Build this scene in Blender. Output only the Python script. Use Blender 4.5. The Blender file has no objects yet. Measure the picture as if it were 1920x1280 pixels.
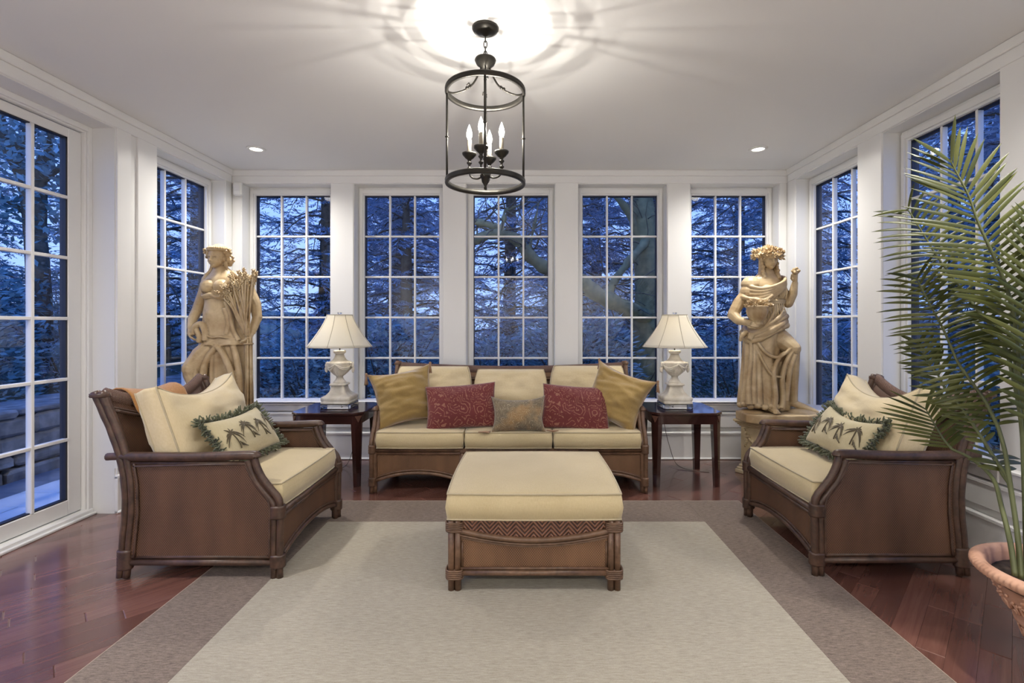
import bpy, math, random
import numpy as np
from mathutils import Vector, Matrix, noise
PI = math.pi
SC = bpy.context.scene
COL = SC.collection
random.seed(7)

# ---------------------------------------------------------------- camera, sky, exposure
CAMZ = 1.30
F = 920.0; CX = 985.0; CY = 605.0
cam_d = bpy.data.cameras.new('camera'); cam = bpy.data.objects.new('camera', cam_d); COL.objects.link(cam)
cam.location = (0, 0, CAMZ); cam.rotation_euler = (PI/2, 0, 0)
cam_d.sensor_width = 36; cam_d.lens = 36*F/1920
cam_d.shift_x = -(CX-960)/1920; cam_d.shift_y = -(640-CY)/1920
cam_d.clip_start = 0.05; cam_d.clip_end = 200
SC.camera = cam
SC.view_settings.view_transform = 'Standard'; SC.view_settings.look = 'None'
SC.view_settings.gamma = 1.0; SC.view_settings.use_curve_mapping = False
SC.view_settings.exposure = 0.22

world = bpy.data.worlds.new('dusk_sky'); SC.world = world; world.use_nodes = True
wn = world.node_tree.nodes; wl = world.node_tree.links; wn.clear()
_tc = wn.new('ShaderNodeTexCoord'); _sep = wn.new('ShaderNodeSeparateXYZ'); _rmp = wn.new('ShaderNodeValToRGB')
_bg = wn.new('ShaderNodeBackground'); _wo = wn.new('ShaderNodeOutputWorld')
wl.new(_tc.outputs['Generated'], _sep.inputs[0]); wl.new(_sep.outputs['Z'], _rmp.inputs[0])
_rmp.color_ramp.elements[0].position = 0.0; _rmp.color_ramp.elements[0].color = (0.165, 0.25, 0.49, 1)
_rmp.color_ramp.elements[1].position = 0.7; _rmp.color_ramp.elements[1].color = (0.060, 0.165, 0.62, 1)
wl.new(_rmp.outputs[0], _bg.inputs[0]); _bg.inputs[1].default_value = 2.95
wl.new(_bg.outputs[0], _wo.inputs[0])

def lamp(kind, name, loc, energy, color=(1,1,1), size=.05, rot=(0,0,0), spot=None):
    d = bpy.data.lights.new(name, kind); d.energy = energy; d.color = color
    if kind == 'AREA': d.shape = 'DISK'; d.size = size
    elif kind in ('POINT', 'SPOT'): d.shadow_soft_size = size
    if spot: d.spot_size = spot; d.spot_blend = 1.0
    o = bpy.data.objects.new(name, d); o.location = loc; o.rotation_euler = rot; COL.objects.link(o); return o
CEIL = 2.754
W_WHITE = (1.0, .93, .84)
CANS = [(-2.25, 4.1), (1.946, 4.1), (-2.25, 1.55), (1.946, 1.55), (-1.9, -1.75), (1.6, -1.75), (-.15, -1.75)]  # first two in view; last three added to wash the rear wall as fill
for i, (x, y) in enumerate(CANS):
    lamp('SPOT', 'recessed_light_beam', (x, y, CEIL-.012), 118 if i < 2 else (145 if i < 4 else 330), (1.0,.955,.885), .05, (0,0,0), 2.75)

# ---------------------------------------------------------------- object helpers
def tag(o, label=None, cat=None, group=None, kind=None):
    if label: o['label'] = label
    if cat: o['category'] = cat
    if group: o['group'] = group
    if kind: o['kind'] = kind
    return o
def empty(name, loc=(0,0,0), rz=0, label=None, cat=None, group=None, kind=None):
    o = bpy.data.objects.new(name, None); o.location = loc; o.rotation_euler = (0,0,rz); COL.objects.link(o)
    o.empty_display_size = .1
    return tag(o, label, cat, group, kind)
def link(name, me, mat, parent=None, mtx=None, smooth=None):
    if mat is not None and not me.materials: me.materials.append(mat)
    o = bpy.data.objects.new(name, me); COL.objects.link(o)
    if parent: o.parent = parent
    if mtx is not None: o.matrix_local = mtx
    return o
def copy_tree(o, parent=None):
    c = o.copy(); COL.objects.link(c); c.parent = parent
    for ch in o.children: copy_tree(ch, c)
    return c

class MB:
    def __init__(s): s.v = []; s.f = []; s.sm = []
    def add(s, vs, fs, smooth=True, m=None):
        n = len(s.v)
        if m is not None: vs = [tuple(m @ Vector(p)) for p in vs]
        s.v += [tuple(p) for p in vs]; s.f += [tuple(i+n for i in f) for f in fs]; s.sm += [smooth]*len(fs)
        return s
    def box(s, x0, x1, y0, y1, z0, z1, b=0.0, m=None):
        if x0 > x1: x0, x1 = x1, x0
        if y0 > y1: y0, y1 = y1, y0
        if z0 > z1: z0, z1 = z1, z0
        if b <= 0:
            vs = [(x,y,z) for z in (z0,z1) for y in (y0,y1) for x in (x0,x1)]
            fs = [(0,2,3,1),(4,5,7,6),(0,1,5,4),(2,6,7,3),(0,4,6,2),(1,3,7,5)]
            return s.add(vs, fs, False, m)
        b = min(b, (x1-x0)/2.01, (y1-y0)/2.01, (z1-z0)/2.01)
        bm_v = []; 
        def ring(z, i): return [(x0+i,y0+b,z),(x0+b,y0+i,z),(x1-b,y0+i,z),(x1-i,y0+b,z),(x1-i,y1-b,z),(x1-b,y1-i,z),(x0+b,y1-i,z),(x0+i,y1-b,z)]
        def small(z): return [(x0+b,y0+b,z)]*1
        r0 = ring(z0+b, 0); r1 = ring(z1-b, 0)
        bot = [(x0+b,y0+b,z0),(x1-b,y0+b,z0),(x1-b,y1-b,z0),(x0+b,y1-b,z0)]
        top = [(x0+b,y0+b,z1),(x1-b,y0+b,z1),(x1-b,y1-b,z1),(x0+b,y1-b,z1)]
        vs = r0+r1+bot+top; fs = [(i,(i+1)%8,8+(i+1)%8,8+i) for i in range(8)]
        def cap(base, c, flip):
            F_ = [(base+0,base+1,c+0),(base+1,base+2,c+1,c+0),(base+2,base+3,c+1),(base+3,base+4,c+2,c+1),(base+4,base+5,c+2),(base+5,base+6,c+3,c+2),(base+6,base+7,c+3),(base+7,base+0,c+0,c+3),(c,c+1,c+2,c+3)]
            return [tuple(reversed(f)) for f in F_] if flip else F_
        fs += cap(8, 20, False) + cap(0, 16, True)
        return s.add(vs, fs, False, m)
    def tube(s, pts, r, n=8, caps=True, closed=False, m=None, flat=None):
        pts = [Vector(p) for p in pts]; N = len(pts)
        rs = r if isinstance(r, (list, tuple)) else [r]*N
        vs = []; fs = []
        T = []
        for i in range(N):
            if closed: t = pts[(i+1)%N]-pts[i-1]
            else: t = pts[min(i+1,N-1)]-pts[max(i-1,0)]
            T.append(t.normalized() if t.length > 1e-9 else Vector((0,0,1)))
        up = Vector((0,0,1)) if abs(T[0].z) < .9 else Vector((1,0,0))
        nrm = (up - T[0]*up.dot(T[0])).normalized()
        for i in range(N):
            nrm = (nrm - T[i]*nrm.dot(T[i]))
            nrm = nrm.normalized() if nrm.length > 1e-6 else T[i].orthogonal().normalized()
            bn = T[i].cross(nrm)
            for k in range(n):
                a = 2*PI*k/n
                vs.append(pts[i] + (nrm*math.cos(a) + bn*math.sin(a)*(flat or 1))*rs[i])
        for i in range(N if closed else N-1):
            j = (i+1) % N
            for k in range(n):
                k2 = (k+1) % n
                fs.append((i*n+k, i*n+k2, j*n+k2, j*n+k))
        if caps and not closed:
            fs.append(tuple(reversed(range(n)))); fs.append(tuple(range((N-1)*n, N*n)))
        return s.add(vs, fs, True, m)
    def lathe(s, prof, n=32, c=(0,0,0), m=None, sq=0, fn=None):
        vs = []; fs = []
        for (r, z) in prof:
            for k in range(n):
                a = 2*PI*k/n
                rr = r
                if fn: rr = fn(r, z, a)
                vs.append((c[0]+rr*math.cos(a), c[1]+rr*math.sin(a), c[2]+z))
        for i in range(len(prof)-1):
            for k in range(n):
                k2 = (k+1)%n; fs.append((i*n+k, i*n+k2, (i+1)*n+k2, (i+1)*n+k))
        if prof[0][0] > 1e-5: fs.append(tuple(reversed(range(n))))
        if prof[-1][0] > 1e-5: fs.append(tuple(range((len(prof)-1)*n, len(prof)*n)))
        return s.add(vs, fs, True, m)
    def ball(s, c, r, n=12, m=None, R=None):
        if not isinstance(r, (tuple, list)): r = (r,r,r)
        vs = [];fs=[]; h = n//2+1
        for i in range(h+1):
            t = PI*i/h
            for k in range(n):
                a = 2*PI*k/n
                p = Vector((r[0]*math.sin(t)*math.cos(a), r[1]*math.sin(t)*math.sin(a), -r[2]*math.cos(t)))
                if R: p = R @ p
                vs.append((c[0]+p.x, c[1]+p.y, c[2]+p.z))
        for i in range(h):
            for k in range(n):
                k2=(k+1)%n; fs.append((i*n+k,i*n+k2,(i+1)*n+k2,(i+1)*n+k))
        return s.add(vs, fs, True, m)
    def prism(s, poly, z0, z1, axis='z', m=None, smooth=False):
        def P(a,b,c): return {'z':(a,b,c),'y':(a,c,b),'x':(c,a,b)}[axis]
        n=len(poly); vs=[P(a,b,z0) for a,b in poly]+[P(a,b,z1) for a,b in poly]
        fs=[(i,(i+1)%n,n+(i+1)%n,n+i) for i in range(n)]+[tuple(reversed(range(n))),tuple(range(n,2*n))]
        return s.add(vs,fs,smooth,m)
    def mesh(s, name):
        me = bpy.data.meshes.new(name); me.from_pydata(s.v, [], s.f)
        me.polygons.foreach_set('use_smooth', s.sm); me.update(); return me
    def build(s, name, mat, parent=None, mtx=None):
        me = s.mesh(name)
        import bmesh
        bm = bmesh.new(); bm.from_mesh(me)
        bmesh.ops.remove_doubles(bm, verts=bm.verts, dist=1e-6)
        bmesh.ops.recalc_face_normals(bm, faces=bm.faces); bm.to_mesh(me); bm.free()
        return link(name, me, mat, parent, mtx)

def smooth_pts(pts, k=6, closed=False):
    P = [Vector(p) for p in pts]; out = []; N = len(P)
    for i in range(N if closed else N-1):
        if closed: p0,p1,p2,p3 = P[i-1],P[i],P[(i+1)%N],P[(i+2)%N]
        else: p0,p1,p2,p3 = P[max(i-1,0)],P[i],P[i+1],P[min(i+2,N-1)]
        for j in range(k):
            t=j/k
            out.append(.5*((2*p1)+(-p0+p2)*t+(2*p0-5*p1+4*p2-p3)*t*t+(-p0+3*p1-3*p2+p3)*t**3))
    if not closed: out.append(P[-1])
    return out
def interp(xs, ys, x): return float(np.interp(x, xs, ys))

# ---------------------------------------------------------------- materials
class NT:
    def __init__(s, name):
        s.m = bpy.data.materials.new(name); s.m.use_nodes = True; s.t = s.m.node_tree; s.n = s.t.nodes; s.l = s.t.links
        s.b = s.n['Principled BSDF']; s.out = s.n['Material Output']
        s.tc = s.n.new('ShaderNodeTexCoord')
    def node(s, t, **kw):
        n = s.n.new(t)
        for k, v in kw.items(): setattr(n, k, v)
        return n
    def inp(s, node, key, v):
        if hasattr(v, 'default_value') or hasattr(v, 'is_linked'): s.l.new(v, node.inputs[key])
        else: node.inputs[key].default_value = v
    def math(s, op, a, b=0.0, c=None):
        n = s.node('ShaderNodeMath', operation=op); s.inp(n,0,a); s.inp(n,1,b)
        if c is not None: s.inp(n,2,c)
        return n.outputs[0]
    def noise(s, scale, vec=None, detail=3, rough=.5, dist=0):
        n = s.node('ShaderNodeTexNoise'); n.inputs['Scale'].default_value=scale; n.inputs['Detail'].default_value=detail
        n.inputs['Roughness'].default_value=rough; n.inputs['Distortion'].default_value=dist
        s.l.new(vec if vec is not None else s.tc.outputs['Object'], n.inputs['Vector']); return n.outputs[0]
    def mapping(s, scale=(1,1,1), rot=(0,0,0), vec=None):
        n = s.node('ShaderNodeMapping'); n.inputs['Scale'].default_value=scale; n.inputs['Rotation'].default_value=rot
        s.l.new(vec if vec is not None else s.tc.outputs['Object'], n.inputs['Vector']); return n.outputs[0]
    def ramp(s, fac, stops):
        n = s.node('ShaderNodeValToRGB'); e = n.color_ramp.elements
        while len(e) > 1: e.remove(e[-1])
        e[0].position = stops[0][0]; e[0].color = (*stops[0][1],1)
        for p,c in stops[1:]:
            k = e.new(p); k.color = (*c,1)
        s.l.new(fac, n.inputs[0]); return n.outputs[0]
    def mix(s, fac, a, b, mode='MIX'):
        n = s.node('ShaderNodeMix', data_type='RGBA', blend_type=mode)
        s.inp(n,0,fac)
        for i,v in ((6,a),(7,b)):
            if isinstance(v, tuple): n.inputs[i].default_value=(*v,1) if len(v)==3 else v
            else: s.l.new(v, n.inputs[i])
        return n.outputs[2]
    def bump(s, h, strength=.3, dist=.01):
        n = s.node('ShaderNodeBump'); n.inputs['Strength'].default_value=strength; n.inputs['Distance'].default_value=dist
        s.l.new(h, n.inputs['Height']); s.l.new(n.outputs[0], s.b.inputs['Normal'])
    def color(s, c):
        if isinstance(c, tuple): s.b.inputs['Base Color'].default_value=(*c,1)
        else: s.l.new(c, s.b.inputs['Base Color'])
    def set(s, **kw):
        for k,v in kw.items(): s.b.inputs[k.replace('_',' ')].default_value = v
    def axes(s):
        sp = s.node('ShaderNodeSeparateXYZ'); s.l.new(s.tc.outputs['Object'], sp.inputs[0]); return sp.outputs
def simple(name, col, rough=.5, metal=0, var=.06, vs=6, **kw):
    t = NT(name); n = t.noise(vs)
    a = tuple(c*(1-var) for c in col); b = tuple(min(1,c*(1+var)) for c in col)
    t.color(t.ramp(n, [(.3,a),(.7,b)])); t.set(Roughness=rough, Metallic=metal, **kw); return t.m

M = {}
M['wall'] = simple('wall_paint', (.76,.76,.745), .55, var=.012, vs=2)
M['trim'] = simple('trim_paint', (.79,.79,.78), .35, var=.01, vs=2)
t = NT('ceiling_paint'); t.color((.77,.77,.76)); t.set(Roughness=.9); t.bump(t.noise(180), .08, .002); M['ceiling'] = t.m
M['dark_seal'] = simple('window_gasket', (.02,.02,.03), .5)
def glass_mat():
    t = NT('window_glass'); t.n.remove(t.b)
    lw = t.node('ShaderNodeLayerWeight'); lw.inputs['Blend'].default_value=.5
    p = t.math('POWER', lw.outputs['Facing'], 5.0); f = t.math('MULTIPLY_ADD', p, .9, .03)
    tr = t.node('ShaderNodeBsdfTransparent'); tr.inputs[0].default_value=(.97,.985,.99,1)
    gl = t.node('ShaderNodeBsdfGlossy'); gl.inputs['Roughness'].default_value=.0
    mx = t.node('ShaderNodeMixShader'); t.l.new(f, mx.inputs[0]); t.l.new(tr.outputs[0], mx.inputs[1]); t.l.new(gl.outputs[0], mx.inputs[2])
    t.l.new(mx.outputs[0], t.out.inputs[0]); return t.m
M['glass'] = glass_mat()

def wood_floor():
    t = NT('floor_planks')
    oi = t.node('ShaderNodeObjectInfo'); ge = t.node('ShaderNodeNewGeometry')
    rnd = t.math('FRACT', t.math('MULTIPLY_ADD', oi.outputs['Random'], 7.31, ge.outputs['Random Per Island']))
    off = t.node('ShaderNodeCombineXYZ'); t.l.new(t.math('MULTIPLY', rnd, 37.0), off.inputs[0]); t.l.new(t.math('MULTIPLY', rnd, 11.0), off.inputs[2])
    va = t.node('ShaderNodeVectorMath', operation='ADD'); t.l.new(t.tc.outputs['Object'], va.inputs[0]); t.l.new(off.outputs[0], va.inputs[1])
    rt = t.mapping((1,1,1),(0,0,-PI/4), va.outputs[0]); st = t.mapping((2.2,38,1),(0,0,0), rt)
    g = t.noise(1.0, st, 5, .6, .6); g2 = t.noise(3.0, rt, 2)
    c = t.ramp(g, [(.25,(.105,.045,.034)),(.5,(.142,.064,.049)),(.78,(.185,.088,.068))])
    c = t.mix(.85, c, t.ramp(rnd, [(0,(.62,.58,.58)),(.5,(.92,.90,.88)),(1,(1.28,1.30,1.32))]), 'MULTIPLY'); c = t.mix(t.math('MULTIPLY', g2, .22), c, (.25,.10,.07))
    t.color(c); t.set(Roughness=.27); t.b.inputs['Coat Weight'].default_value=.7; t.b.inputs['Coat Roughness'].default_value=.14
    t.bump(g, .06, .002); return t.m
M['floor'] = wood_floor()
M['subfloor'] = simple('subfloor', (.035,.015,.01), .8)

def fabric(name, col, col2=None, sheen=.35, ws=330, wr=None, rough=.9, wrinkle=0):
    t = NT(name); st = t.mapping((ws*.25, ws, ws)); n = t.noise(1.0, st, 2); n2 = t.noise(5.0)
    st2 = t.mapping((ws, ws*.2, ws*.2)); n3 = t.noise(1.0, st2, 2)
    c2 = col2 or tuple(c*.82 for c in col)
    f = t.math('MULTIPLY_ADD', n2, .5, t.math('MULTIPLY', n3, .5))
    t.color(t.ramp(f, [(.3,c2),(.68,col)])); t.set(Roughness=rough)
    t.b.inputs['Sheen Weight'].default_value=sheen; t.b.inputs['Sheen Roughness'].default_value=.4
    h = t.math('ADD', n, n3)
    if wrinkle:
        w = t.noise(7.0, t.mapping((1,1,2.6)), 3, .5, 1.2); h = t.math('MULTIPLY_ADD', w, wrinkle, h)
    t.bump(h, .25, .003); return t.m
M['cream'] = fabric('cream_fabric', (.60,.495,.295), (.52,.42,.235))
M['creamback'] = fabric('cream_loose_fabric', (.68,.57,.37), (.60,.49,.29), wrinkle=4)
M['piping'] = fabric('piping_fabric', (.50,.42,.27))
M['gold'] = fabric('gold_velvet', (.38,.26,.09), (.28,.18,.055), sheen=.9, wrinkle=6)
M['tassel'] = fabric('tassel_thread', (.42,.27,.16), (.30,.17,.10), ws=500)
def paisley(name, base, dark, light, sc=9.0, third=None):
    t = NT(name)
    w = t.noise(4.0, None, 3); wv = t.node('ShaderNodeVectorMath', operation='MULTIPLY_ADD')
    nn = t.node('ShaderNodeTexNoise'); nn.inputs['Scale'].default_value=sc*.6; t.l.new(t.tc.outputs['Object'], nn.inputs['Vector'])
    t.l.new(nn.outputs['Color'], wv.inputs[0]); wv.inputs[1].default_value=(.18,.18,.18); t.l.new(t.tc.outputs['Object'], wv.inputs[2])
    v = t.node('ShaderNodeTexVoronoi'); v.inputs['Scale'].default_value=sc; t.l.new(wv.outputs[0], v.inputs['Vector'])
    rings = t.math('SINE', t.math('MULTIPLY', v.outputs['Distance'], 42.0))
    v2 = t.node('ShaderNodeTexVoronoi'); v2.inputs['Scale'].default_value=sc*5; t.l.new(wv.outputs[0], v2.inputs['Vector'])
    dots = t.math('LESS_THAN', v2.outputs['Distance'], .28)
    line = t.math('GREATER_THAN', rings, .72)
    brk = t.math('GREATER_THAN', t.noise(sc*3.2, None, 2), .47)
    c = t.mix(t.noise(3.0), base, dark)
    if third: c = t.mix(t.ramp(t.noise(4.5), [(.52,(0,0,0)),(.62,(1,1,1))]), c, third)
    c = t.mix(t.math('MULTIPLY', t.math('MULTIPLY', line, brk), .42), c, light)
    c = t.mix(t.math('MULTIPLY', t.math('MULTIPLY', dots, t.math('SUBTRACT', 1.0, brk)), .45), c, light)
    t.color(c); t.set(Roughness=.85); t.b.inputs['Sheen Weight'].default_value=.3
    t.bump(t.math('ADD', line, t.noise(250)), .2, .002); return t.m
M['red'] = paisley('red_paisley', (.175,.024,.021), (.10,.014,.015), (.44,.24,.15))
M['floral'] = paisley('brown_floral', (.20,.145,.08), (.085,.075,.055), (.50,.42,.27), 15.0, (.27,.165,.07))
M['throw'] = paisley('rust_throw', (.42,.20,.05), (.28,.11,.03), (.52,.30,.12), 20.0)
M['linen'] = fabric('linen_print', (.56,.49,.31), (.47,.40,.24), wrinkle=2)
M['embro'] = fabric('olive_embroidery', (.11,.085,.045), (.07,.055,.03))
M['fringe'] = fabric('green_fringe', (.13,.14,.075), (.07,.08,.05), ws=700)
M['fringe_pale'] = fabric('pale_fringe', (.42,.38,.24), (.3,.28,.17), ws=700)

def cane(name, a, b, rough=.38):
    t = NT(name); n = t.noise(1.0, t.mapping((14,14,14)), 4, .6); n2 = t.noise(60.0)
    t.color(t.ramp(t.math('MULTIPLY_ADD', n2, .35, t.math('MULTIPLY', n, .75)), [(.35,a),(.72,b)])); t.set(Roughness=rough)
    t.bump(n2, .15, .002); return t.m
M['cane'] = cane('dark_cane', (.030,.016,.011), (.105,.056,.036))
M['cane_lite'] = cane('brown_cane', (.065,.034,.019), (.19,.105,.060))
def weave(name, lo, hi, k=560.0):
    t = NT(name); ax = t.axes(); a = t.math('ADD', ax[0], ax[1])
    sa = t.math('SINE', t.math('MULTIPLY', a, k)); sb = t.math('SINE', t.math('MULTIPLY', ax[2], k*.8))
    p = t.math('MULTIPLY', sa, sb); p01 = t.math('MULTIPLY_ADD', p, .5, .5)
    band = t.noise(1.0, t.mapping((9,9,2.5)), 3)
    f = t.math('MULTIPLY_ADD', band, .55, t.math('MULTIPLY', p01, .55))
    t.color(t.ramp(f, [(.2,lo),(.75,hi)])); t.set(Roughness=.5); t.bump(p01, .7, .002); return t.m
M['weave'] = weave('woven_cane', (.018,.008,.005), (.150,.074,.040))
M['weave_lite'] = weave('woven_cane_light', (.038,.017,.008), (.225,.115,.055))
def herring(name, lo, hi, p=.045, k=420.0, vert=False):
    t = NT(name); ax = t.axes(); a = t.math('ADD', ax[0], ax[1])
    tri = t.math('PINGPONG', a, p*.5)
    s = t.math('SINE', t.math('MULTIPLY', t.math('ADD', ax[2], t.math('MULTIPLY', tri, 1.1)), k))
    e = t.math('SINE', t.math('MULTIPLY', a, 2*PI/(p*.5)))
    p01 = t.math('MULTIPLY_ADD', s, .5, .5); f = t.math('MULTIPLY_ADD', e, .12, t.math('MULTIPLY', p01, .85))
    f = t.math('MULTIPLY_ADD', t.noise(30), .3, f)
    t.color(t.ramp(f, [(.25,lo),(.9,hi)])); t.set(Roughness=.45); t.bump(p01, .9, .004); return t.m
M['herring'] = herring('herringbone_cane', (.045,.018,.011), (.25,.115,.065), .085, 290)
M['herring_fine'] = herring('fine_braided_cane', (.085,.04,.028), (.30,.18,.13), .02, 700)

def rugmat(name, a, b, sx, sy):
    t = NT(name); n = t.noise(1.0, t.mapping((sx,sy,10)), 3, .7); n2 = t.noise(220.0)
    f = t.math('MULTIPLY_ADD', n2, .3, t.math('MULTIPLY', n, .75))
    t.color(t.ramp(f, [(.36,a),(.66,b)])); t.set(Roughness=.95); t.bump(f, .5, .004); return t.m
M['rug_in'] = rugmat('cream_sisal', (.29,.26,.20), (.43,.395,.325), 22, 170)
M['rug_out'] = rugmat('brown_sisal', (.10,.076,.060), (.26,.205,.17), 28, 190)
M['rug_edge'] = simple('rug_binding', (.36,.29,.23), .9)
M['mahogany'] = simple('dark_mahogany', (.035,.012,.010), .22, var=.3, vs=9)
M['mahogany_lite'] = simple('mahogany_inlay', (.12,.055,.035), .35, var=.2)
for k in ('mahogany',): 
    b = M[k].node_tree.nodes['Principled BSDF']; b.inputs['Coat Weight'].default_value=.8; b.inputs['Coat Roughness'].default_value=.06
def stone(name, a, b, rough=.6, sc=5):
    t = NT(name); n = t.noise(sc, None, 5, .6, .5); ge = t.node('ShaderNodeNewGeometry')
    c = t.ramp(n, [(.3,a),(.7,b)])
    pt = t.ramp(ge.outputs['Pointiness'], [(.42,tuple(x*.30+.04 for x in a)),(.505,(1,1,1))])  # paints shade into creases: hollows darkened, ridges left at full colour
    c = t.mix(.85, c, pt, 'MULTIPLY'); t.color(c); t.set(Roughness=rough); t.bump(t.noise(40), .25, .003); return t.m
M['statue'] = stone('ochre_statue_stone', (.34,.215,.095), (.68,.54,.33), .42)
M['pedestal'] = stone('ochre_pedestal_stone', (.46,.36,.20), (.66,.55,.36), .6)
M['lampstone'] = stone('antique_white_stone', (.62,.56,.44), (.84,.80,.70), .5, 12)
M['terracotta'] = stone('pale_terracotta', (.46,.24,.15), (.64,.38,.26), .75, 7)
t = NT('acrylic'); t.color((.95,.97,1)); t.set(Roughness=.02, IOR=1.49); t.b.inputs['Transmission Weight'].default_value=1.0; M['acrylic']=t.m
M['iron'] = simple('bronze_iron', (.045,.042,.036), .38, metal=.7, var=.15)
M['soil'] = simple('soil', (.045,.03,.02), .95, var=.4, vs=40)
def emit(name, col, s):
    t = NT(name); t.n.remove(t.b); e = t.node('ShaderNodeEmission'); e.inputs[0].default_value=(*col,1); e.inputs[1].default_value=s
    t.l.new(e.outputs[0], t.out.inputs[0]); return t.m
def glow(name, col, s_):
    t = NT(name); t.n.remove(t.b); e = t.node('ShaderNodeEmission'); e.inputs[0].default_value=(*col,1); e.inputs[1].default_value=s_
    tr = t.node('ShaderNodeBsdfTransparent'); a = t.node('ShaderNodeAddShader'); t.l.new(e.outputs[0], a.inputs[0]); t.l.new(tr.outputs[0], a.inputs[1]); t.l.new(a.outputs[0], t.out.inputs[0]); return t.m
M['bulb'] = glow('lit_candle_bulb', (1,.95,.86), 4.0)
M['can_lens'] = emit('lit_downlight_lens', (1,.95,.88), 6)
def shade_mat():
    t = NT('silk_lampshade'); t.color((.90,.88,.80)); t.set(Roughness=.8)
    tr = t.node('ShaderNodeBsdfTranslucent'); tr.inputs[0].default_value=(.92,.88,.78,1)
    mx = t.node('ShaderNodeMixShader'); mx.inputs[0].default_value=.5
    t.l.new(t.b.outputs[0], mx.inputs[1]); t.l.new(tr.outputs[0], mx.inputs[2]); t.l.new(mx.outputs[0], t.out.inputs[0]); return t.m
M['shade'] = shade_mat()
M['shade_rib'] = simple('shade_trim', (.42,.38,.30), .8)
M['plastic'] = simple('white_plastic', (.75,.75,.72), .4, var=.01)
def leafmat(name, a, b, rough=.4, tl=.25):
    t = NT(name); oi = t.node('ShaderNodeObjectInfo'); ge = t.node('ShaderNodeNewGeometry')
    r = t.math('FRACT', t.math('ADD', oi.outputs['Random'], ge.outputs['Random Per Island']))
    c = t.ramp(r, [(0,a),(1,b)]); t.color(c); t.set(Roughness=rough)
    tr = t.node('ShaderNodeBsdfTranslucent'); t.l.new(c, tr.inputs[0])
    mx = t.node('ShaderNodeMixShader'); mx.inputs[0].default_value=tl
    t.l.new(t.b.outputs[0], mx.inputs[1]); t.l.new(tr.outputs[0], mx.inputs[2]); t.l.new(mx.outputs[0], t.out.inputs[0]); return t.m
M['palm'] = leafmat('palm_leaf', (.045,.058,.012), (.12,.13,.032), .38)
M['palm_stem'] = simple('palm_stem', (.105,.12,.045), .5, var=.2)
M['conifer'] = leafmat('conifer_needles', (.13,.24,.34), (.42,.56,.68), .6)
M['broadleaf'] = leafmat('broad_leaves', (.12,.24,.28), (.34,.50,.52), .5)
M['grass'] = leafmat('lawn_grass', (.10,.20,.10), (.20,.32,.18), .7)
M['bark'] = simple('bark', (.10,.085,.06), .9, var=.4, vs=14)
M['moss_bark'] = simple('mossy_bark', (.20,.19,.09), .9, var=.35, vs=10)
M['ground'] = simple('garden_ground', (.10,.13,.09), .95, var=.5, vs=3)
M['paver'] = simple('paver_stone', (.60,.60,.60), .75, var=.15, vs=3)
M['rubble'] = simple('wall_stone', (.20,.19,.18), .85, var=.45, vs=8)

# ---------------------------------------------------------------- the room
XL, XR, YB, YR = -2.80, 2.50, 4.69, -2.4      # faces of the left, right, back and rear walls
REC, WT = .147, .24                            # glass recess and wall thickness
GZ0, GZ1 = .553, 2.551                         # glass bottom and top
OZ0, OZ1 = .50, 2.625                          # opening bottom and top
GW, OW = .735, .845
BWIN = [-2.284, -1.213, -.142, .929, 2.0]
LWIN = [4.143]; RWIN = [4.108, 3.005]
DOOR = (.55, 3.345)                            # left door opening along Y

# floor: subfloor slab with planks as children
fl = MB().box(XL-.25, XR+.25, YR-.1, YB+.2, -.06, -.013).build('floor', M['subfloor']); tag(fl, 'glossy red-brown hardwood floor laid on the diagonal', kind='structure')
def clip(poly, a, b, c):   # keep a*x+b*y <= c
    out = []
    for i in range(len(poly)):
        p, q = poly[i], poly[(i+1) % len(poly)]
        dp, dq = a*p[0]+b*p[1]-c, a*q[0]+b*q[1]-c
        if dp <= 0: out.append(p)
        if dp*dq < 0:
            t = dp/(dp-dq); out.append((p[0]+t*(q[0]-p[0]), p[1]+t*(q[1]-p[1])))
    return out
def area(p): return abs(sum(p[i][0]*p[(i+1)%len(p)][1]-p[(i+1)%len(p)][0]*p[i][1] for i in range(len(p))))/2
PL = []; RT = random.Random(3); S2 = math.sqrt(2)
for k in range(-75, 62):
    b0 = (-.145+.13*k)/S2; b1 = b0+.13/S2; a = -6-RT.random()
    while a < 8:
        L = RT.uniform(.35, 1.15); q = []
        for (aa, bb) in ((a,b0),(a+L,b0),(a+L,b1),(a,b1)): q.append(((aa+bb)/S2, (aa-bb)/S2))
        a += L
        for c in ((-1,0,-(XL-.17)),(1,0,XR+.01),(0,-1,-YR),(0,1,YB+.01)):
            q = clip(q, *c)
            if len(q) < 3: break
        if len(q) >= 3 and area(q) > .0015:
            cxm = sum(p[0] for p in q)/len(q); cym = sum(p[1] for p in q)/len(q)
            if cxm < XL and not (DOOR[0] < cym < DOOR[1]): continue
            vis = cym > 1.7 and not (-1.5 < cxm < 1.4 and cym < 3.4) and abs(cxm) < 1.1*cym+.3
            PL.append((area(q)/max(cym,1)**3 if vis else 0, q))
PL.sort(key=lambda t: -t[0])
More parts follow.
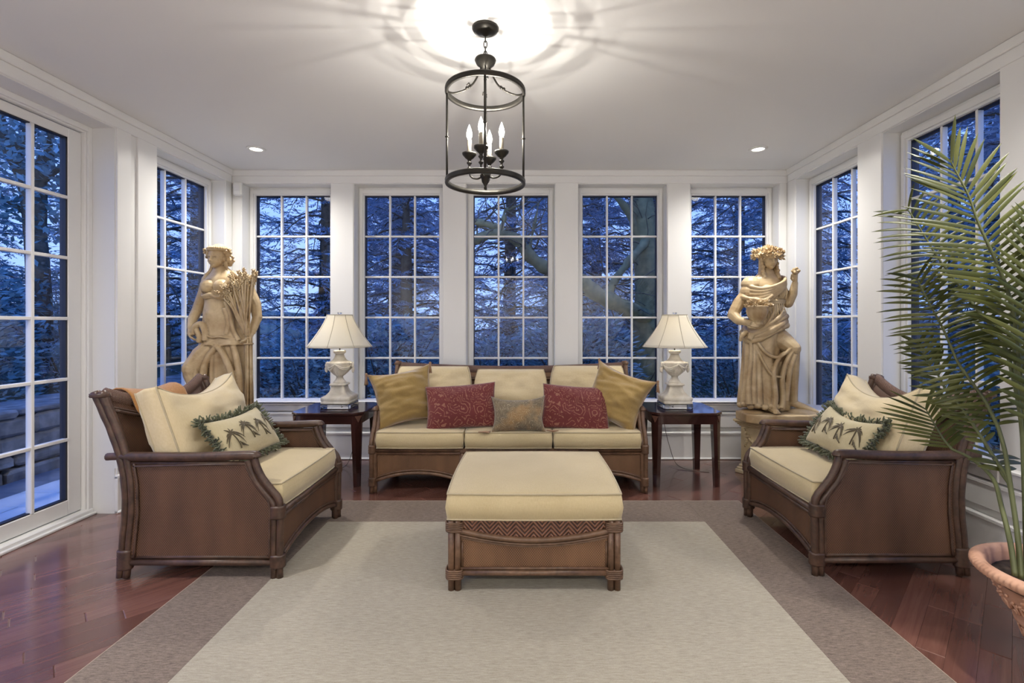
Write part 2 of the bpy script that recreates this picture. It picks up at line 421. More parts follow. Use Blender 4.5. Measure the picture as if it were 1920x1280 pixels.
def plank_into(mb, q):
    if sum(q[i][0]*q[(i+1)%len(q)][1]-q[(i+1)%len(q)][0]*q[i][1] for i in range(len(q))) < 0: q = q[::-1]
    cx_ = sum(p[0] for p in q)/len(q); cy_ = sum(p[1] for p in q)/len(q)
    sh = []
    for x,y in q:
        d = math.hypot(x-cx_, y-cy_); f = (d-.0036)/d if d > .01 else 1; sh.append((cx_+(x-cx_)*f, cy_+(y-cy_)*f))
    n = len(q)
    vs = [(x,y,-.013) for x,y in q]+[(x,y,-.0022) for x,y in q]+[(x,y,0) for x,y in sh]
    fs = [(i,(i+1)%n,n+(i+1)%n,n+i) for i in range(n)]+[(n+i,n+(i+1)%n,2*n+(i+1)%n,2*n+i) for i in range(n)]+[tuple(range(2*n,3*n))]
    mb.add(vs, fs, False)
for w, q in PL[:290]:
    if w <= 0: continue
    mb = MB(); plank_into(mb, q); link('plank', mb.mesh('plank'), M['floor'], fl)
rest = MB()
for i,(w, q) in enumerate(PL):
    if i >= 290 or w <= 0: plank_into(rest, q)
tag(link('planks_beyond', rest.mesh('planks_beyond'), M['floor'], fl), kind='stuff')

tag(MB().box(XL-.25, XR+.25, YR-.1, YB+.2, CEIL, CEIL+.12).build('ceiling', M['ceiling']), 'flat pale ceiling above the chandelier', kind='structure')

# walls as pieces around the openings. wall coordinates: a along the wall, d depth behind the face, z up
def wall(name, axis, face, a0, a1, opens, sgn):
    """axis 'x': wall runs along X at Y=face; 'y': along Y at X=face. sgn: direction of the outside."""
    mb = MB()
    def bx(p, q, d0, d1, z0, z1, b=0):
        if q-p < 1e-4: return
        u, v = face+sgn*d0, face+sgn*d1
        if axis == 'x': mb.box(p, q, u, v, z0, z1, b)
        else: mb.box(u, v, p, q, z0, z1, b)
    cur = a0
    for (p, q, zb, zt) in sorted(opens):
        bx(cur, p, 0, WT, 0, CEIL); bx(p, q, 0, WT, zt, CEIL)
        if zb > 0: bx(p, q, 0, WT, 0, zb)
        cur = q
    bx(cur, a1, 0, WT, 0, CEIL)
    o = mb.build(name, M['wall']); o['kind'] = 'structure'; return o
wopen = lambda c: (c-OW/2, c+OW/2, OZ0, OZ1)
wb = wall('wall_back', 'x', YB, XL-WT, XR+WT, [wopen(c) for c in BWIN], 1)
wlft = wall('wall_left', 'y', XL, YR, YB, [wopen(c) for c in LWIN]+[(DOOR[0],DOOR[1],0,OZ1)], -1)
wr = wall('wall_right', 'y', XR, YR, YB, [wopen(c) for c in RWIN]+[wopen(1.7), wopen(.45)], 1)
wrear = wall('wall_rear', 'x', YR, XL-WT, XR+WT, [], -1)

def strip(name, axis, face, sgn, segs, mat=None):
    """segs: (a0,a1,protrusion,z0,z1,bevel) boards standing proud of a wall face into the room."""
    mb = MB()
    for (p,q,pr,z0,z1,b) in segs:
        u, v = face-sgn*pr, face+sgn*.004
        if axis == 'x': mb.box(p,q,u,v,z0,z1,b)
        else: mb.box(u,v,p,q,z0,z1,b)
    o = mb.build(name, mat or M['trim']); o['kind'] = 'structure'; return o
def runs(a0, a1, gaps):
    out = []; cur = a0
    for p,q in sorted(gaps):
        if p > cur: out.append((cur,p))
        cur = q
    if cur < a1: out.append((cur,a1))
    return out
CR = [(.012,2.632,2.70,.003),(.024,2.70,CEIL,.004)]
strip('trim_1', 'x', YB, 1, [(XL,XR,p,z0,z1,b) for p,z0,z1,b in CR])
strip('trim_2', 'y', XL, -1, [(YR,YB-.03,p,z0,z1,b) for p,z0,z1,b in CR])
strip('trim_3', 'y', XR, 1, [(YR,YB-.03,p,z0,z1,b) for p,z0,z1,b in CR])
def dado(a0,a1,gaps=()):
    s = []
    for p,q in runs(a0,a1,gaps):
        s += [(p,q,.022,0,.25,.003),(p,q,.028,.235,.262,.006),(p,q,.036,0,.018,.006),(p,q,.020,.305,.44,.003),(p,q,.026,.425,.452,.006)]
    return s
strip('baseboard_back','x',YB,1,dado(XL,XR)); strip('baseboard_left','y',XL,-1,dado(YR,YB-.04,[DOOR])); strip('baseboard_right','y',XR,1,dado(YR,YB-.04))
# flat pilaster boards between the windows
def pil(axis, face, sgn, openings, a0, a1, nm):
    segs = []
    ed = sorted(openings); prev = a0
    for p,q in ed+[(a1,a1)]:
        w = p-prev
        if w > .06: segs.append((prev+.006, p-.006, .008, .50, 2.632, .002))
        prev = q
    return strip(nm, axis, face, sgn, segs)
pil('x', YB, 1, [(c-OW/2,c+OW/2) for c in BWIN], XL, XR, 'trim_4')
strip('trim_5','y',XL,-1,[(3.345+.006,3.345+.125,.014,0,2.632,.002),(3.345+.185,3.72-.006,.014,.0,2.632,.002),(4.571,4.66,.008,.46,2.632,.002)])
strip('trim_6','y',XR,1,[(3.434,3.68,.010,.46,2.632,.002),(4.536,4.65,.008,.46,2.632,.002),(2.13,2.576,.010,.46,2.632,.002)])

# windows
def wframe(mb, ax, face, sgn, segs):
    for (p,q,d0,d1,z0,z1,b) in segs:
        u,v = face+sgn*d0, face+sgn*d1
        if ax=='x': mb.box(p,q,u,v,z0,z1,b)
        else: mb.box(u,v,p,q,z0,z1,b)
def window(num, ax, face, sgn, c, label):
    root = empty('window_%d' % num, (0,0,0), kind='structure', label=label)
    o0,o1,g0,g1 = c-OW/2,c+OW/2,c-GW/2,c+GW/2
    mb = MB(); R=REC
    wframe(mb,ax,face,sgn,[(o0,g0,R-.02,R+.06,OZ0,OZ1,.003),(g1,o1,R-.02,R+.06,OZ0,OZ1,.003),(g0,g1,R-.02,R+.06,GZ1,OZ1,.003),(g0,g1,R-.02,R+.06,OZ0,GZ0,.003),
        (o0+.012,g0-.014,R-.034,R-.02,OZ0,OZ1-.02,.002),(g1+.014,o1-.012,R-.034,R-.02,OZ0,OZ1-.02,.002),(g0-.0135,g1+.0135,R-.0335,R-.02,GZ1+.014,OZ1-.0205,.002)])
    mb.build('window_frame', M['trim'], root)
    mb = MB(); wframe(mb,ax,face,sgn,[(g0,g0+.006,R+.005,R+.055,GZ0,GZ1,0),(g1-.006,g1,R+.005,R+.055,GZ0,GZ1,0),(g0,g1,R+.005,R+.055,GZ1-.006,GZ1,0)]); mb.build('gasket', M['dark_seal'], root)
    mb = MB(); mw=.009
    for i in (1,2): a=g0+(g1-g0)*i/3; wframe(mb,ax,face,sgn,[(a-mw,a+mw,R+.002,R+.040,GZ0,GZ1,.003)])
    for j in range(1,5): z=GZ0+(GZ1-GZ0)*j/5; wframe(mb,ax,face,sgn,[(g0,g1,R+.004,R+.038,z-mw,z+mw,.003)])
    mb.build('muntins', M['trim'], root)
    mb = MB()
    wframe(mb,ax,face,sgn,[(o0-.015,o1+.015,-.045,R,.525,.555,.006),(o0-.015,o1+.015,-.028,.0,.462,.525,.004)])
    mb.build('window_sill', M['trim'], root)
    for i in range(3):
        for j in range(5):
            a0=g0+(g1-g0)*i/3; a1=g0+(g1-g0)*(i+1)/3; z0=GZ0+(GZ1-GZ0)*j/5; z1=GZ0+(GZ1-GZ0)*(j+1)/5
            mb = MB(); wframe(mb,ax,face,sgn,[(a0+.002,a1-.002,R+.016,R+.022,z0+.002,z1-.002,0)]); mb.build('pane', M['glass'], root)
    return root
for i,c in enumerate(BWIN): window(i+1,'x',YB,1,c,'white fifteen-pane window in the back wall, %s from the left' % ['first','second','third','fourth','fifth'][i])
window(6,'y',XL,-1,LWIN[0],'white fifteen-pane window in the left wall behind the wheat statue')
window(7,'y',XR,1,RWIN[0],'white fifteen-pane window in the right wall beside the basket statue')
window(8,'y',XR,1,RWIN[1],'white fifteen-pane window in the right wall behind the palm')
window(9,'y',XR,1,1.7,'white window in the right wall outside the frame'); window(10,'y',XR,1,.45,'white window in the right wall near the camera')
# continuous sill shelf boards between windows
strip('trim_7','x',YB,1,[(XL,XR,.045,.530,.552,.006),(XL,XR,.02,.46,.53,.003)])
strip('trim_8','y',XR,1,[(YR,YB-.05,.045,.530,.552,.006),(YR,YB-.05,.02,.46,.53,.003)])
strip('trim_9','y',XL,-1,[(3.53,YB-.05,.045,.530,.552,.006),(3.53,YB-.05,.02,.46,.53,.003)])

# glazed patio door on the left
dr = empty('door_1', (0,0,0), kind='structure', label='white full-height glazed patio door in the left wall')
def door_leaf(y0, y1, ncol):
    d0 = XL-.19; st=.095; mb=MB()
    gz0,gz1=.141,2.515
    mb.box(d0-.045,d0,y0,y0+st,.045,2.575,.004).box(d0-.045,d0,y1-st,y1,.045,2.575,.004).box(d0-.045,d0,y0+st,y1-st,gz1,2.575,.004).box(d0-.045,d0,y0+st,y1-st,.045,gz0,.004)
    mb.build('door_leaf', M['trim'], dr)
    g0,g1=y0+st,y1-st; mb=MB(); mw=.0105
    for i in range(1,ncol): a=g0+(g1-g0)*i/ncol; mb.box(d0-.034,d0+.004,a-mw,a+mw,gz0,gz1,.003)
    for j in range(1,6): z=gz0+(gz1-gz0)*j/6; mb.box(d0-.032,d0+.002,g0,g1,z-mw,z+mw,.003)
    mb.build('muntins', M['trim'], dr)
    mb=MB(); mb.box(d0-.045,d0-.006,g0,g0+.008,gz0,gz1).box(d0-.045,d0-.006,g1-.012,g1,gz0,gz1).box(d0-.045,d0-.006,g0,g1,gz1-.008,gz1).box(d0-.045,d0-.006,g0,g1,gz0,gz0+.008); mb.build('gasket', M['dark_seal'], dr)
    for i in range(ncol):
        for j in range(6):
            a0=g0+(g1-g0)*i/ncol; a1=g0+(g1-g0)*(i+1)/ncol; z0=gz0+(gz1-gz0)*j/6; z1=gz0+(gz1-gz0)*(j+1)/6
            MB().box(d0-.024,d0-.018,a0+.002,a1-.002,z0+.002,z1-.002).build('pane', M['glass'], dr)
door_leaf(2.415, 3.305, 3); door_leaf(1.505, 2.395, 3); door_leaf(.6, 1.485, 3)
mb=MB(); mb.box(XL-.24,XL-.165,3.305,3.345,0,OZ1,.003).box(XL-.24,XL-.165,DOOR[0],.6,0,OZ1,.003).box(XL-.24,XL-.165,.6,3.305,2.58,OZ1,.003)
mb.box(XL-.165,XL-.150,3.315,3.345,0,OZ1,.002).box(XL-.165,XL-.150,.6,3.315,2.59,OZ1,.002); mb.build('door_frame', M['trim'], dr)
MB().box(XL-.24,XL-.14,DOOR[0],DOOR[1]-.0,-.012,.04,.006).box(XL-.14,XL-.12,DOOR[0],DOOR[1]-.0,0,.018,.004).build('threshold', M['trim'], dr)
mb=MB(); mb.box(XL-.188,XL-.172,2.44,2.47,.95,1.15,.004); mb.tube([(XL-.18,2.455,1.10),(XL-.14,2.455,1.10),(XL-.13,2.455,1.10),(XL-.13,2.53,1.10)],.009); mb.build('door_handle', M['iron'], dr)

# ---------------------------------------------------------------- rug
rug = empty('area_rug', (0,0,0), label='large cream flat-woven rug with wide brown border under the ottoman', cat='rug')
RX0,RX1,RY0,RY1 = -1.655,1.548,.45,3.565; IX0,IX1,IY0,IY1=-1.285,1.168,.83,3.19
MB().box(IX0,IX1,IY0,IY1,.0005,.0085,.001).build('center_field', M['rug_in'], rug)
mb=MB(); mb.box(RX0,IX0,RY0,RY1,.0005,.008,.001).box(IX1,RX1,RY0,RY1,.0005,.008,.001).box(IX0,IX1,IY1,RY1,.0005,.008,.001).box(IX0,IX1,RY0,IY0,.0005,.008,.001); mb.build('border', M['rug_out'], rug)
mb=MB(); mb.tube([(RX0,RY0,.005),(RX1,RY0,.005),(RX1,RY1,.005),(RX0,RY1,.005)],.0045,6,closed=True); mb.build('binding', M['rug_edge'], rug)

# recessed lights
nm_ = ['back left corner of the ceiling','back right corner of the ceiling']
for i,(x,y) in enumerate(CANS):
    r = empty('recessed_light', (x,y,CEIL), label=('lit round downlight in the '+nm_[i]) if i<2 else 'lit round downlight in the ceiling outside the frame', cat='ceiling light', group='recessed downlights')
    mb=MB(); mb.lathe([(.050,-.002),(.052,-.010),(.068,-.008),(.075,-.0005)],32); mb.build('trim_ring', M['plastic'], r)
    mb=MB(); mb.lathe([(.0,-.003),(.030,-.003),(.050,-.003)],32); mb.build('lens', M['can_lens'], r)
    if i>=2: r['label']='lit round downlight in the ceiling nearer the camera, %s' % ['left side','right side','added rear left fill','added rear right fill','added rear middle fill'][i-2]
r=empty('motion_sensor',(XL+.085,YB-.03,2.565),label='small white corner motion sensor at the top of the left corner',cat='sensor')
mb=MB().box(-.04,.04,-.045,.0,-.065,.065,.012); mb.build('housing',M['plastic'],r)
MB().box(-.025,.025,-.048,-.044,-.02,.035,.002).build('lens',M['trim'],r)

# ---------------------------------------------------------------- cushions
def superpos(u, v, w, h, k=.12, conc=0.0, sag=0.0, lean=0.0):
    x = u*math.sqrt(max(0,1-k*v*v/2)); z = v*math.sqrt(max(0,1-k*u*u/2))
    x *= 1-conc*(1-v*v); z *= 1-conc*(1-u*u)
    X = x*w/2; Z = z*h/2
    if sag: Z -= sag*max(0,(v+1)/2)**1.5*(1-u*u)
    X += lean*(v+1)*h/2
    return X, Z
def cushion_mesh(w, h, t, g=0.0, k=.12, conc=0.0, sag=0.0, n=26, wr=0.0, seed=0, pw=.5, crown=1.0, ears=0.0, lean=0, backk=1.0):
    """a cushion standing in XZ, front towards -Y; t puff, g boxing depth"""
    us = [-math.cos(PI*i/n) for i in range(n+1)]; us=[.35*a+.65*(-1+2*i/n) for i,a in enumerate(us)]
    vs=[];fs=[]
    def wob(x,z,s): 
        if not wr: return 0
        p=Vector((x*5+seed*3.1, z*11+s*7, seed*1.7)); return wr*noise.noise(p)+wr*.6*noise.noise(p*2.3)
    for s in (-1,1):
        for i,u in enumerate(us):
            for j,v in enumerate(us):
                X,Z=superpos(u,v,w,h,k,conc,sag,lean)
                if ears and v>0: Z += ears*abs(u)**4*v**3
                f=((1-abs(u)**2.2)*(1-abs(v)**2.2))
                d=g/2+t/2*max(0,f)**pw*(1 if s<0 else backk)
                edge=min(1,max(0,f)*4)
                Y=s*(d+wob(X,Z,s)*edge)
                vs.append((X,Y,Z))
    N=n+1
    for s in (0,1):
        o=s*N*N
        for i in range(n):
            for j in range(n):
                q=(o+i*N+j,o+(i+1)*N+j,o+(i+1)*N+j+1,o+i*N+j+1); fs.append(q if s==0 else tuple(reversed(q)))
    ring=[(i,0) for i in range(n)]+[(n,j) for j in range(n)]+[(n-i,n) for i in range(n)]+[(0,n-j) for j in range(n)]
    idx=lambda s,p: s*N*N+p[0]*N+p[1]
    mid=[]
    if g>0:
        for p in ring:
            a=Vector(vs[idx(0,p)]); b=Vector(vs[idx(1,p)]); m=(a+b)/2
            out=Vector((m.x/(w/2),0,m.z/(h/2))); out.normalize(); mid.append(len(vs)); vs.append(tuple(m+out*g*.10))
    R=len(ring)
    for a in range(R):
        b=(a+1)%R
        if g>0:
            fs.append((idx(0,ring[b]),idx(0,ring[a]),mid[a],mid[b])); fs.append((mid[b],mid[a],idx(1,ring[a]),idx(1,ring[b])))
        else: fs.append((idx(0,ring[b]),idx(0,ring[a]),idx(1,ring[a]),idx(1,ring[b])))
    mb=MB(); mb.add(vs,fs)
    return mb,[Vector(vs[idx(0,p)]) for p in ring],[Vector(vs[idx(1,p)]) for p in ring],us
def cushion(name, parent, mtx, mat, pmat, w,h,t,g=0,pr=.005, **kw):
    mb,r0,r1,us=cushion_mesh(w,h,t,g,**kw)
    o=mb.build(name,mat,parent,mtx)
    if pmat:
        p=MB(); p.tube(r0,pr,6,closed=True)
        if g>0: p.tube(r1,pr,6,closed=True)
        p.build('piping',pmat,o)
    return o,r0,r1
RX=lambda a:Matrix.Rotation(a,4,'X'); RY=lambda a:Matrix.Rotation(a,4,'Y'); RZ=lambda a:Matrix.Rotation(a,4,'Z')
TR=lambda x,y,z:Matrix.Translation((x,y,z))
LAY=RX(PI/2)       # local -Y (front) turned up to +Z  (cushion lies flat; top of picture goes to... -Y edge front)

# ---------------------------------------------------------------- rattan seats (local: x forward, front at 0; y across; z up)
PX=lambda l: [((x-528)/372.0, 1.3-(y-605)/372.0) for x,y in l]
POST=PX([(227,1088),(233,1019),(238,965),(237,912),(229,865),(213,815),(196,775),(180,738)])
POST=[(u,max(z,0.0)) for u,z in POST]
ARMF=[(-.150,.612),(-.142,.585),(-.130,.55),(-.104,.50),(-.060,.445),(-.028,.405),(-.016,.35),(-.018,.187),(-.018,.0)]
def post_u(z): return interp([p[1] for p in POST],[p[0] for p in POST],z)
def rattan_seat(root, W, nbay, cm, wm, du=1.0, dip=.10, top=.93):
    """frame of one seat; y from 0 to W"""
    sc=lambda pts,y:[Vector((u*du,y,z)) for u,z in pts]
    FRW=.0
    for side,y in ((0,.026),(1,W-.026)):
        o=1 if side==0 else -1
        # back post: three canes side by side
        mb=MB()
        for du_,r in ((-.020,.017),(.012,.017)):
            pts=smooth_pts([Vector((u*du+du_,y,z)) for u,z in POST],4)
            mb.tube(pts,[r*(1+.04*math.sin(i*1.7))*(1+.25*i/len(pts)) for i in range(len(pts))],8)
        mb.tube(smooth_pts([Vector((u*du-.002,y+o*.02,z)) for u,z in POST],4),.014,8)
        bk=mb.build('back_post',cm,root)
        mb=MB()
        u=post_u(.11)*du-.003
        vs=[];mb.lathe([(.90+.05*(i%2),.045+.008*i) for i in range(13)],16,fn=lambda r,z,a:r*math.hypot(.041*math.cos(a),.027*math.sin(a)),c=(u,y,0)); mb.build('binding',cm,bk)
        mb=MB(); u=post_u(.93)*du; mb.lathe([(1+.05*(i%2),.915+.006*i) for i in range(4)],16,fn=lambda r,z,a:r*math.hypot(.044*math.cos(a),.031*math.sin(a)),c=(u-.004,y,0)); mb.build('binding',cm,bk)
        # front leg + arm front curve: double cane
        mb=MB()
        for off,yo in (((0,0),0),((-.030,-.0),0),((-.012,0),o*.024)):
            pts=smooth_pts([Vector((u*du+off[0],y+yo,z+(off[0]*.6 if z>.39 else 0))) for u,z in ARMF],4)
            mb.tube(pts,[.0175 if abs(p.z-.06)>.06 else .0165 for p in pts],8)
        fl_=mb.build('front_leg',cm,root)
        for z in (.300,.052):
            mb=MB(); mb.lathe([(1+.05*(i%2),z+.008*i) for i in range(9)],16,fn=lambda r,z,a:r*(abs(math.cos(a)/.036)**3+abs(math.sin(a)/.028)**3)**(-1/3),c=(-.031*du,y+o*.006,0)); mb.build('binding',cm,fl_)
        # arm rail
        ux=post_u(.65)*du
        mb=MB(); mb.tube(smooth_pts([Vector((ux-.075,y,.612)),Vector((ux,y,.614)),Vector((-.45*du,y,.612)),Vector((-.17*du,y,.620)),Vector((-.135*du,y,.612))],5),[.019]*6+[.024]*14+[.022],10)
        mb.tube([Vector((ux+.01,y,.578)),Vector((-.15*du,y,.582))],.010,8); mb.build('arm_rail',cm,root)
        # bottom side rail
        mb=MB(); mb.tube([Vector((post_u(.07)*du,y,.078)),Vector((-.02,y,.078))],.017,8); mb.tube([Vector((post_u(.1)*du,y,.105)),Vector((-.02,y,.105))],.010,8); mb.build('side_rail',cm,root)
        # side panel
        zz=np.linspace(.105,.580,14)
        fr=[(interp([p[1] for p in ARMF][::-1],[p[0] for p in ARMF][::-1],z)*du-.022,z) for z in zz]
        bkp=[(post_u(z)*du+.02,z) for z in zz]
        mb=MB(); mb.prism(bkp+fr[::-1],y-.006,y+.006,'y'); mb.build('side_panel',wm,root)
        for yo in (-.012,.012):
            mb=MB(); mb.tube([Vector((u-.024,y+yo,z)) for u,z in fr]+[Vector((bkp[-1][0]+.030,y+yo,bkp[-1][1]-.012))]+[Vector((u+.030,y+yo,z)) for u,z in bkp[::-1]],.006,6); mb.build('panel_bead',cm,root)
    # front: top rails, panels with arches
    x0=-.028
    mb=MB(); mb.tube([Vector((x0+.004,.03,.325)),Vector((x0+.004,W-.03,.325))],.0165,8); mb.tube([Vector((x0,.03,.297)),Vector((x0,W-.03,.297))],.0115,8); mb.tube([Vector((x0-.01,.05,.279)),Vector((x0-.01,W-.05,.279))],.007,8); mb.build('front_rail',cm,root)
    bw=(W-.10)/nbay
    for b in range(nbay):
        ya=.05+b*bw+(.025 if b else 0); yb_=.05+(b+1)*bw-(.025 if b<nbay-1 else 0)
        N=16; arch=[(ya+(yb_-ya)*i/N, .085+.062*(1-abs(2*i/N-1)**2.2)) for i in range(N+1)]
        mb=MB(); mb.prism([(ya,.285)]+arch+[(yb_,.285)],x0-.012,x0-.002,'x'); mb.build('front_panel',wm,root)
        mb=MB(); mb.tube([Vector((x0,y,z)) for y,z in arch],.0135,8); mb.tube([Vector((x0,y,z+.022)) for y,z in arch],.007,6)
        mb.tube([Vector((x0,ya+.004,.10)),Vector((x0,ya+.004,.28))],.009,6); mb.tube([Vector((x0,yb_-.004,.10)),Vector((x0,yb_-.004,.28))],.009,6); mb.build('arch_rail',cm,root)
        if b<nbay-1:
            yc=.05+(b+1)*bw
            mb=MB()
            for d in (-.014,.014): mb.tube([Vector((x0+.002,yc+d,0)),Vector((x0+.002,yc+d,.31))],.0145,8)
            l=mb.build('front_leg',cm,root)
            mb=MB(); mb.box(x0-.018,x0+.022,yc-.034,yc+.034,.300,.338,.008); mb.build('binding',cm,l)
    # back: curved woven panel, braided top roll
    N=22; Mz=10
    def topz(t): return top-dip*(1-abs(2*t-1)**1.8)
    mb=MB(); vs=[];fs=[]
    for i in range(N+1):
        t=i/N; y=.04+(W-.08)*t
        for j in range(Mz+1):
            z=.10+(topz(t)-.03-.10)*j/Mz; vs.append((post_u(z)*du+.004-.02*(1-(2*t-1)**2)*0,y,z))
    n1=len(vs)
    for i in range(N+1):
        for j in range(Mz+1):
            v=vs[i*(Mz+1)+j]; vs.append((v[0]-.014,v[1],v[2]))
    g=lambda s,i,j:s*n1+i*(Mz+1)+j
    for i in range(N):
        for j in range(Mz):
            fs.append((g(0,i,j),g(0,i+1,j),g(0,i+1,j+1),g(0,i,j+1))); fs.append((g(1,i,j+1),g(1,i+1,j+1),g(1,i+1,j),g(1,i,j)))
        fs.append((g(0,i,Mz),g(0,i+1,Mz),g(1,i+1,Mz),g(1,i,Mz))); fs.append((g(0,i+1,0),g(0,i,0),g(1,i,0),g(1,i+1,0)))
    mb.add(vs,fs); mb.build('backrest',wm,root)
    mb=MB(); pts=[]
    for i in range(N+1):
        t=i/N; z=topz(t)-.028; pts.append(Vector((post_u(z)*du-.006,.045+(W-.09)*t,z)))
    mb.tube(pts,.040,12,flat=.6); mb.build('braided_top',M['herring_fine'],root)
    mb=MB()
    for dz,r in ((-.078,.009),(-.062,.006)):
        mb.tube([Vector((post_u(p.z+dz)*du+.022,p.y,p.z+dz)) for p in pts],r,6)
    mb.build('back_rail',cm,root)
    mb=MB(); mb.tube([Vector((post_u(.09)*du,.03,.09)),Vector((post_u(.09)*du,W-.03,.09))],.016,8); mb.build('rear_rail',cm,root)
    mb=MB(); mb.box(post_u(.3)*du+.02,x0-.02,.04,W-.04,.305,.325); mb.build('seat_deck',cm,root)

def seat_cushion(root, y0, y1, u0, u1, mat, z=.405, **kw):
    w=y1-y0; d=u1-u0
    return cushion('seat_cushion',root,TR((u0+u1)/2,(y0+y1)/2,z)@RZ(PI/2)@RX(-PI/2),mat,M['piping'],w,d,.035,.118,k=.10,pw=.6,pr=.0045,**kw)
def back_cushion(root, yc, u, z, w, h, lean, mat, t=.13, g=.08, tw=0, **kw):
    return cushion('back_cushion',root,TR(u,yc,z)@RZ(PI/2+tw)@RX(-lean),mat,M['piping'],w,h,t,g,pr=.0045,**kw)

# left loveseat: faces +X. local y=0 is the near side
WCH=.835
lc=empty('wicker_armchair',(-1.228,2.465,.008),0,'wide dark woven-cane armchair on the left by the glazed door','armchair','pair of dark woven armchairs')
rattan_seat(lc,WCH,1,M['cane'],M['weave'],1.0,.09,.95)
seat_cushion(lc,.055,WCH-.055,-.70,-.022,M['cream'])
back_cushion(lc,WCH/2+.01,-.665,.695,.735,.50,.33,M['creamback'],t=.17,g=.11,tw=.05,sag=.070,wr=.020,seed=2,ears=.02,conc=.03)
# right loveseat: faces -X (rotated half a turn, so local y runs towards the camera)
rc=empty('wicker_armchair',(1.468,2.49+WCH,.008),PI,'wide dark woven-cane armchair on the right, partly behind the potted palm','armchair','pair of dark woven armchairs')
rattan_seat(rc,WCH,1,M['cane'],M['weave'],.955,.09,.94)
seat_cushion(rc,.055,WCH-.055,-.66,-.022,M['cream'])
back_cushion(rc,WCH/2,-.60,.690,.71,.49,.34,M['creamback'],t=.17,g=.12,tw=-.10,sag=.085,wr=.026,seed=5,ears=.02,conc=.03)

# sofa: faces -Y; local y=0 end at world left? rotate -90deg: local x(forward)-> -Y, local y -> +X
SW=2.15
so=empty('wicker_sofa',(-1.203,3.735,.002),-PI/2,'long three-seat brown woven-cane sofa with cream cushions below the windows','sofa')
rattan_seat(so,SW,3,M['cane_lite'],M['weave_lite'],.86,.035,.925)
cw=(SW-.12)/3
for i in range(3): seat_cushion(so,.06+i*cw+.003,.06+(i+1)*cw-.003,-.62,.012,M['cream'],seed=i)
for i,(wd,z,dy) in enumerate(((.66,.70,-.0),(.64,.675,0),(.66,.705,0))):
    back_cushion(so,.06+(i+.5)*cw+dy,-.56,z,wd,.47,.30,M['creamback'],t=.19,g=.08,sag=.025,wr=.020,seed=11+i,k=.40,pw=.42)

# ottoman
ot=empty('wicker_ottoman',(.0435,2.36,.008),0,'square brown woven-cane ottoman with cream cushion in the middle of the rug','ottoman')
OWD,OD=.84,.78; h=OWD/2
def oleg(x,y):
    sx=1 if x>0 else -1; sy=1 if y>OD/2 else -1
    mb=MB()
    for a,b in ((0,0),(-sx*.032,0),(0,-sy*.032)): mb.tube([Vector((x+a,y+b,0)),Vector((x+a,y+b,.335))],.0165,8)
    l=mb.build('leg',M['cane_lite'],ot)
    cx_,cy_=x-sx*.016,y-sy*.016
    for z in (.062,.290):
        mb=MB()
        for q in range(5): mb.tube([Vector((cx_+.040*(abs(math.cos(a))**.5*(1 if math.cos(a)>0 else -1)),cy_+.040*(abs(math.sin(a))**.5*(1 if math.sin(a)>0 else -1)),z+q*.009)) for a in [2*PI*k/20 for k in range(20)]],.0055,5,closed=True)
        mb.box(cx_-.036,cx_+.036,cy_-.036,cy_+.036,z-.004,z+.040,.012); mb.build('binding',M['cane_lite'],l)
for x in (-h+.018,h-.018):
    for y in (.018,OD-.018): oleg(x,y)
def oside(mtx,w):
    a=w/2-.055; N=20
    crv=[(-a+2*a*i/N,.243+.047*abs(2*i/N-1)**1.9) for i in range(N+1)]
    mb=MB(); mb.prism([(-a,.09)]+[(a,.09)]+crv[::-1],.006,.014,'y'); mb.build('side_panel',M['weave_lite'],ot,mtx)
    mb=MB(); mb.prism([(-a,.335)]+crv+[(a,.335)],.004,.016,'y'); mb.build('herringbone_panel',M['herring'],ot,mtx)
    mb=MB(); mb.tube([Vector((x,-.002,z)) for x,z in crv],.014,8); mb.tube([Vector((x,.0,z-.022)) for x,z in crv],.007,6); mb.tube([Vector((x,.004,z-.034)) for x,z in crv],.005,6); mb.build('curved_rail',M['cane_lite'],ot,mtx)
    mb=MB(); mb.tube([Vector((-a-.02,0,.085)),Vector((a+.02,0,.085))],.0145,8); mb.tube([Vector((-a,0,.106)),Vector((a,0,.106))],.007,6)
    for s in (-1,1): mb.tube([Vector((s*a,.0,.09)),Vector((s*a,.0,.30))],.010,6); mb.tube([Vector((s*(a-.016),.004,.11)),Vector((s*(a-.016),.004,.235))],.005,6)
    mb.build('bottom_rail',M['cane_lite'],ot,mtx)
oside(TR(0,.012,0),OWD); oside(TR(0,OD-.012,0)@RZ(PI),OWD); oside(TR(-h+.012,OD/2,0)@RZ(-PI/2),OD); oside(TR(h-.012,OD/2,0)@RZ(PI/2),OD)
MB().box(-h+.03,h-.03,.03,OD-.03,.325,.34).build('deck',M['cane_lite'],ot)
cushion('seat_cushion',ot,TR(0,OD/2,.405)@RX(-PI/2),M['cream'],M['piping'],.862,.785,.035,.122,k=.10,pw=.6,pr=.0045)

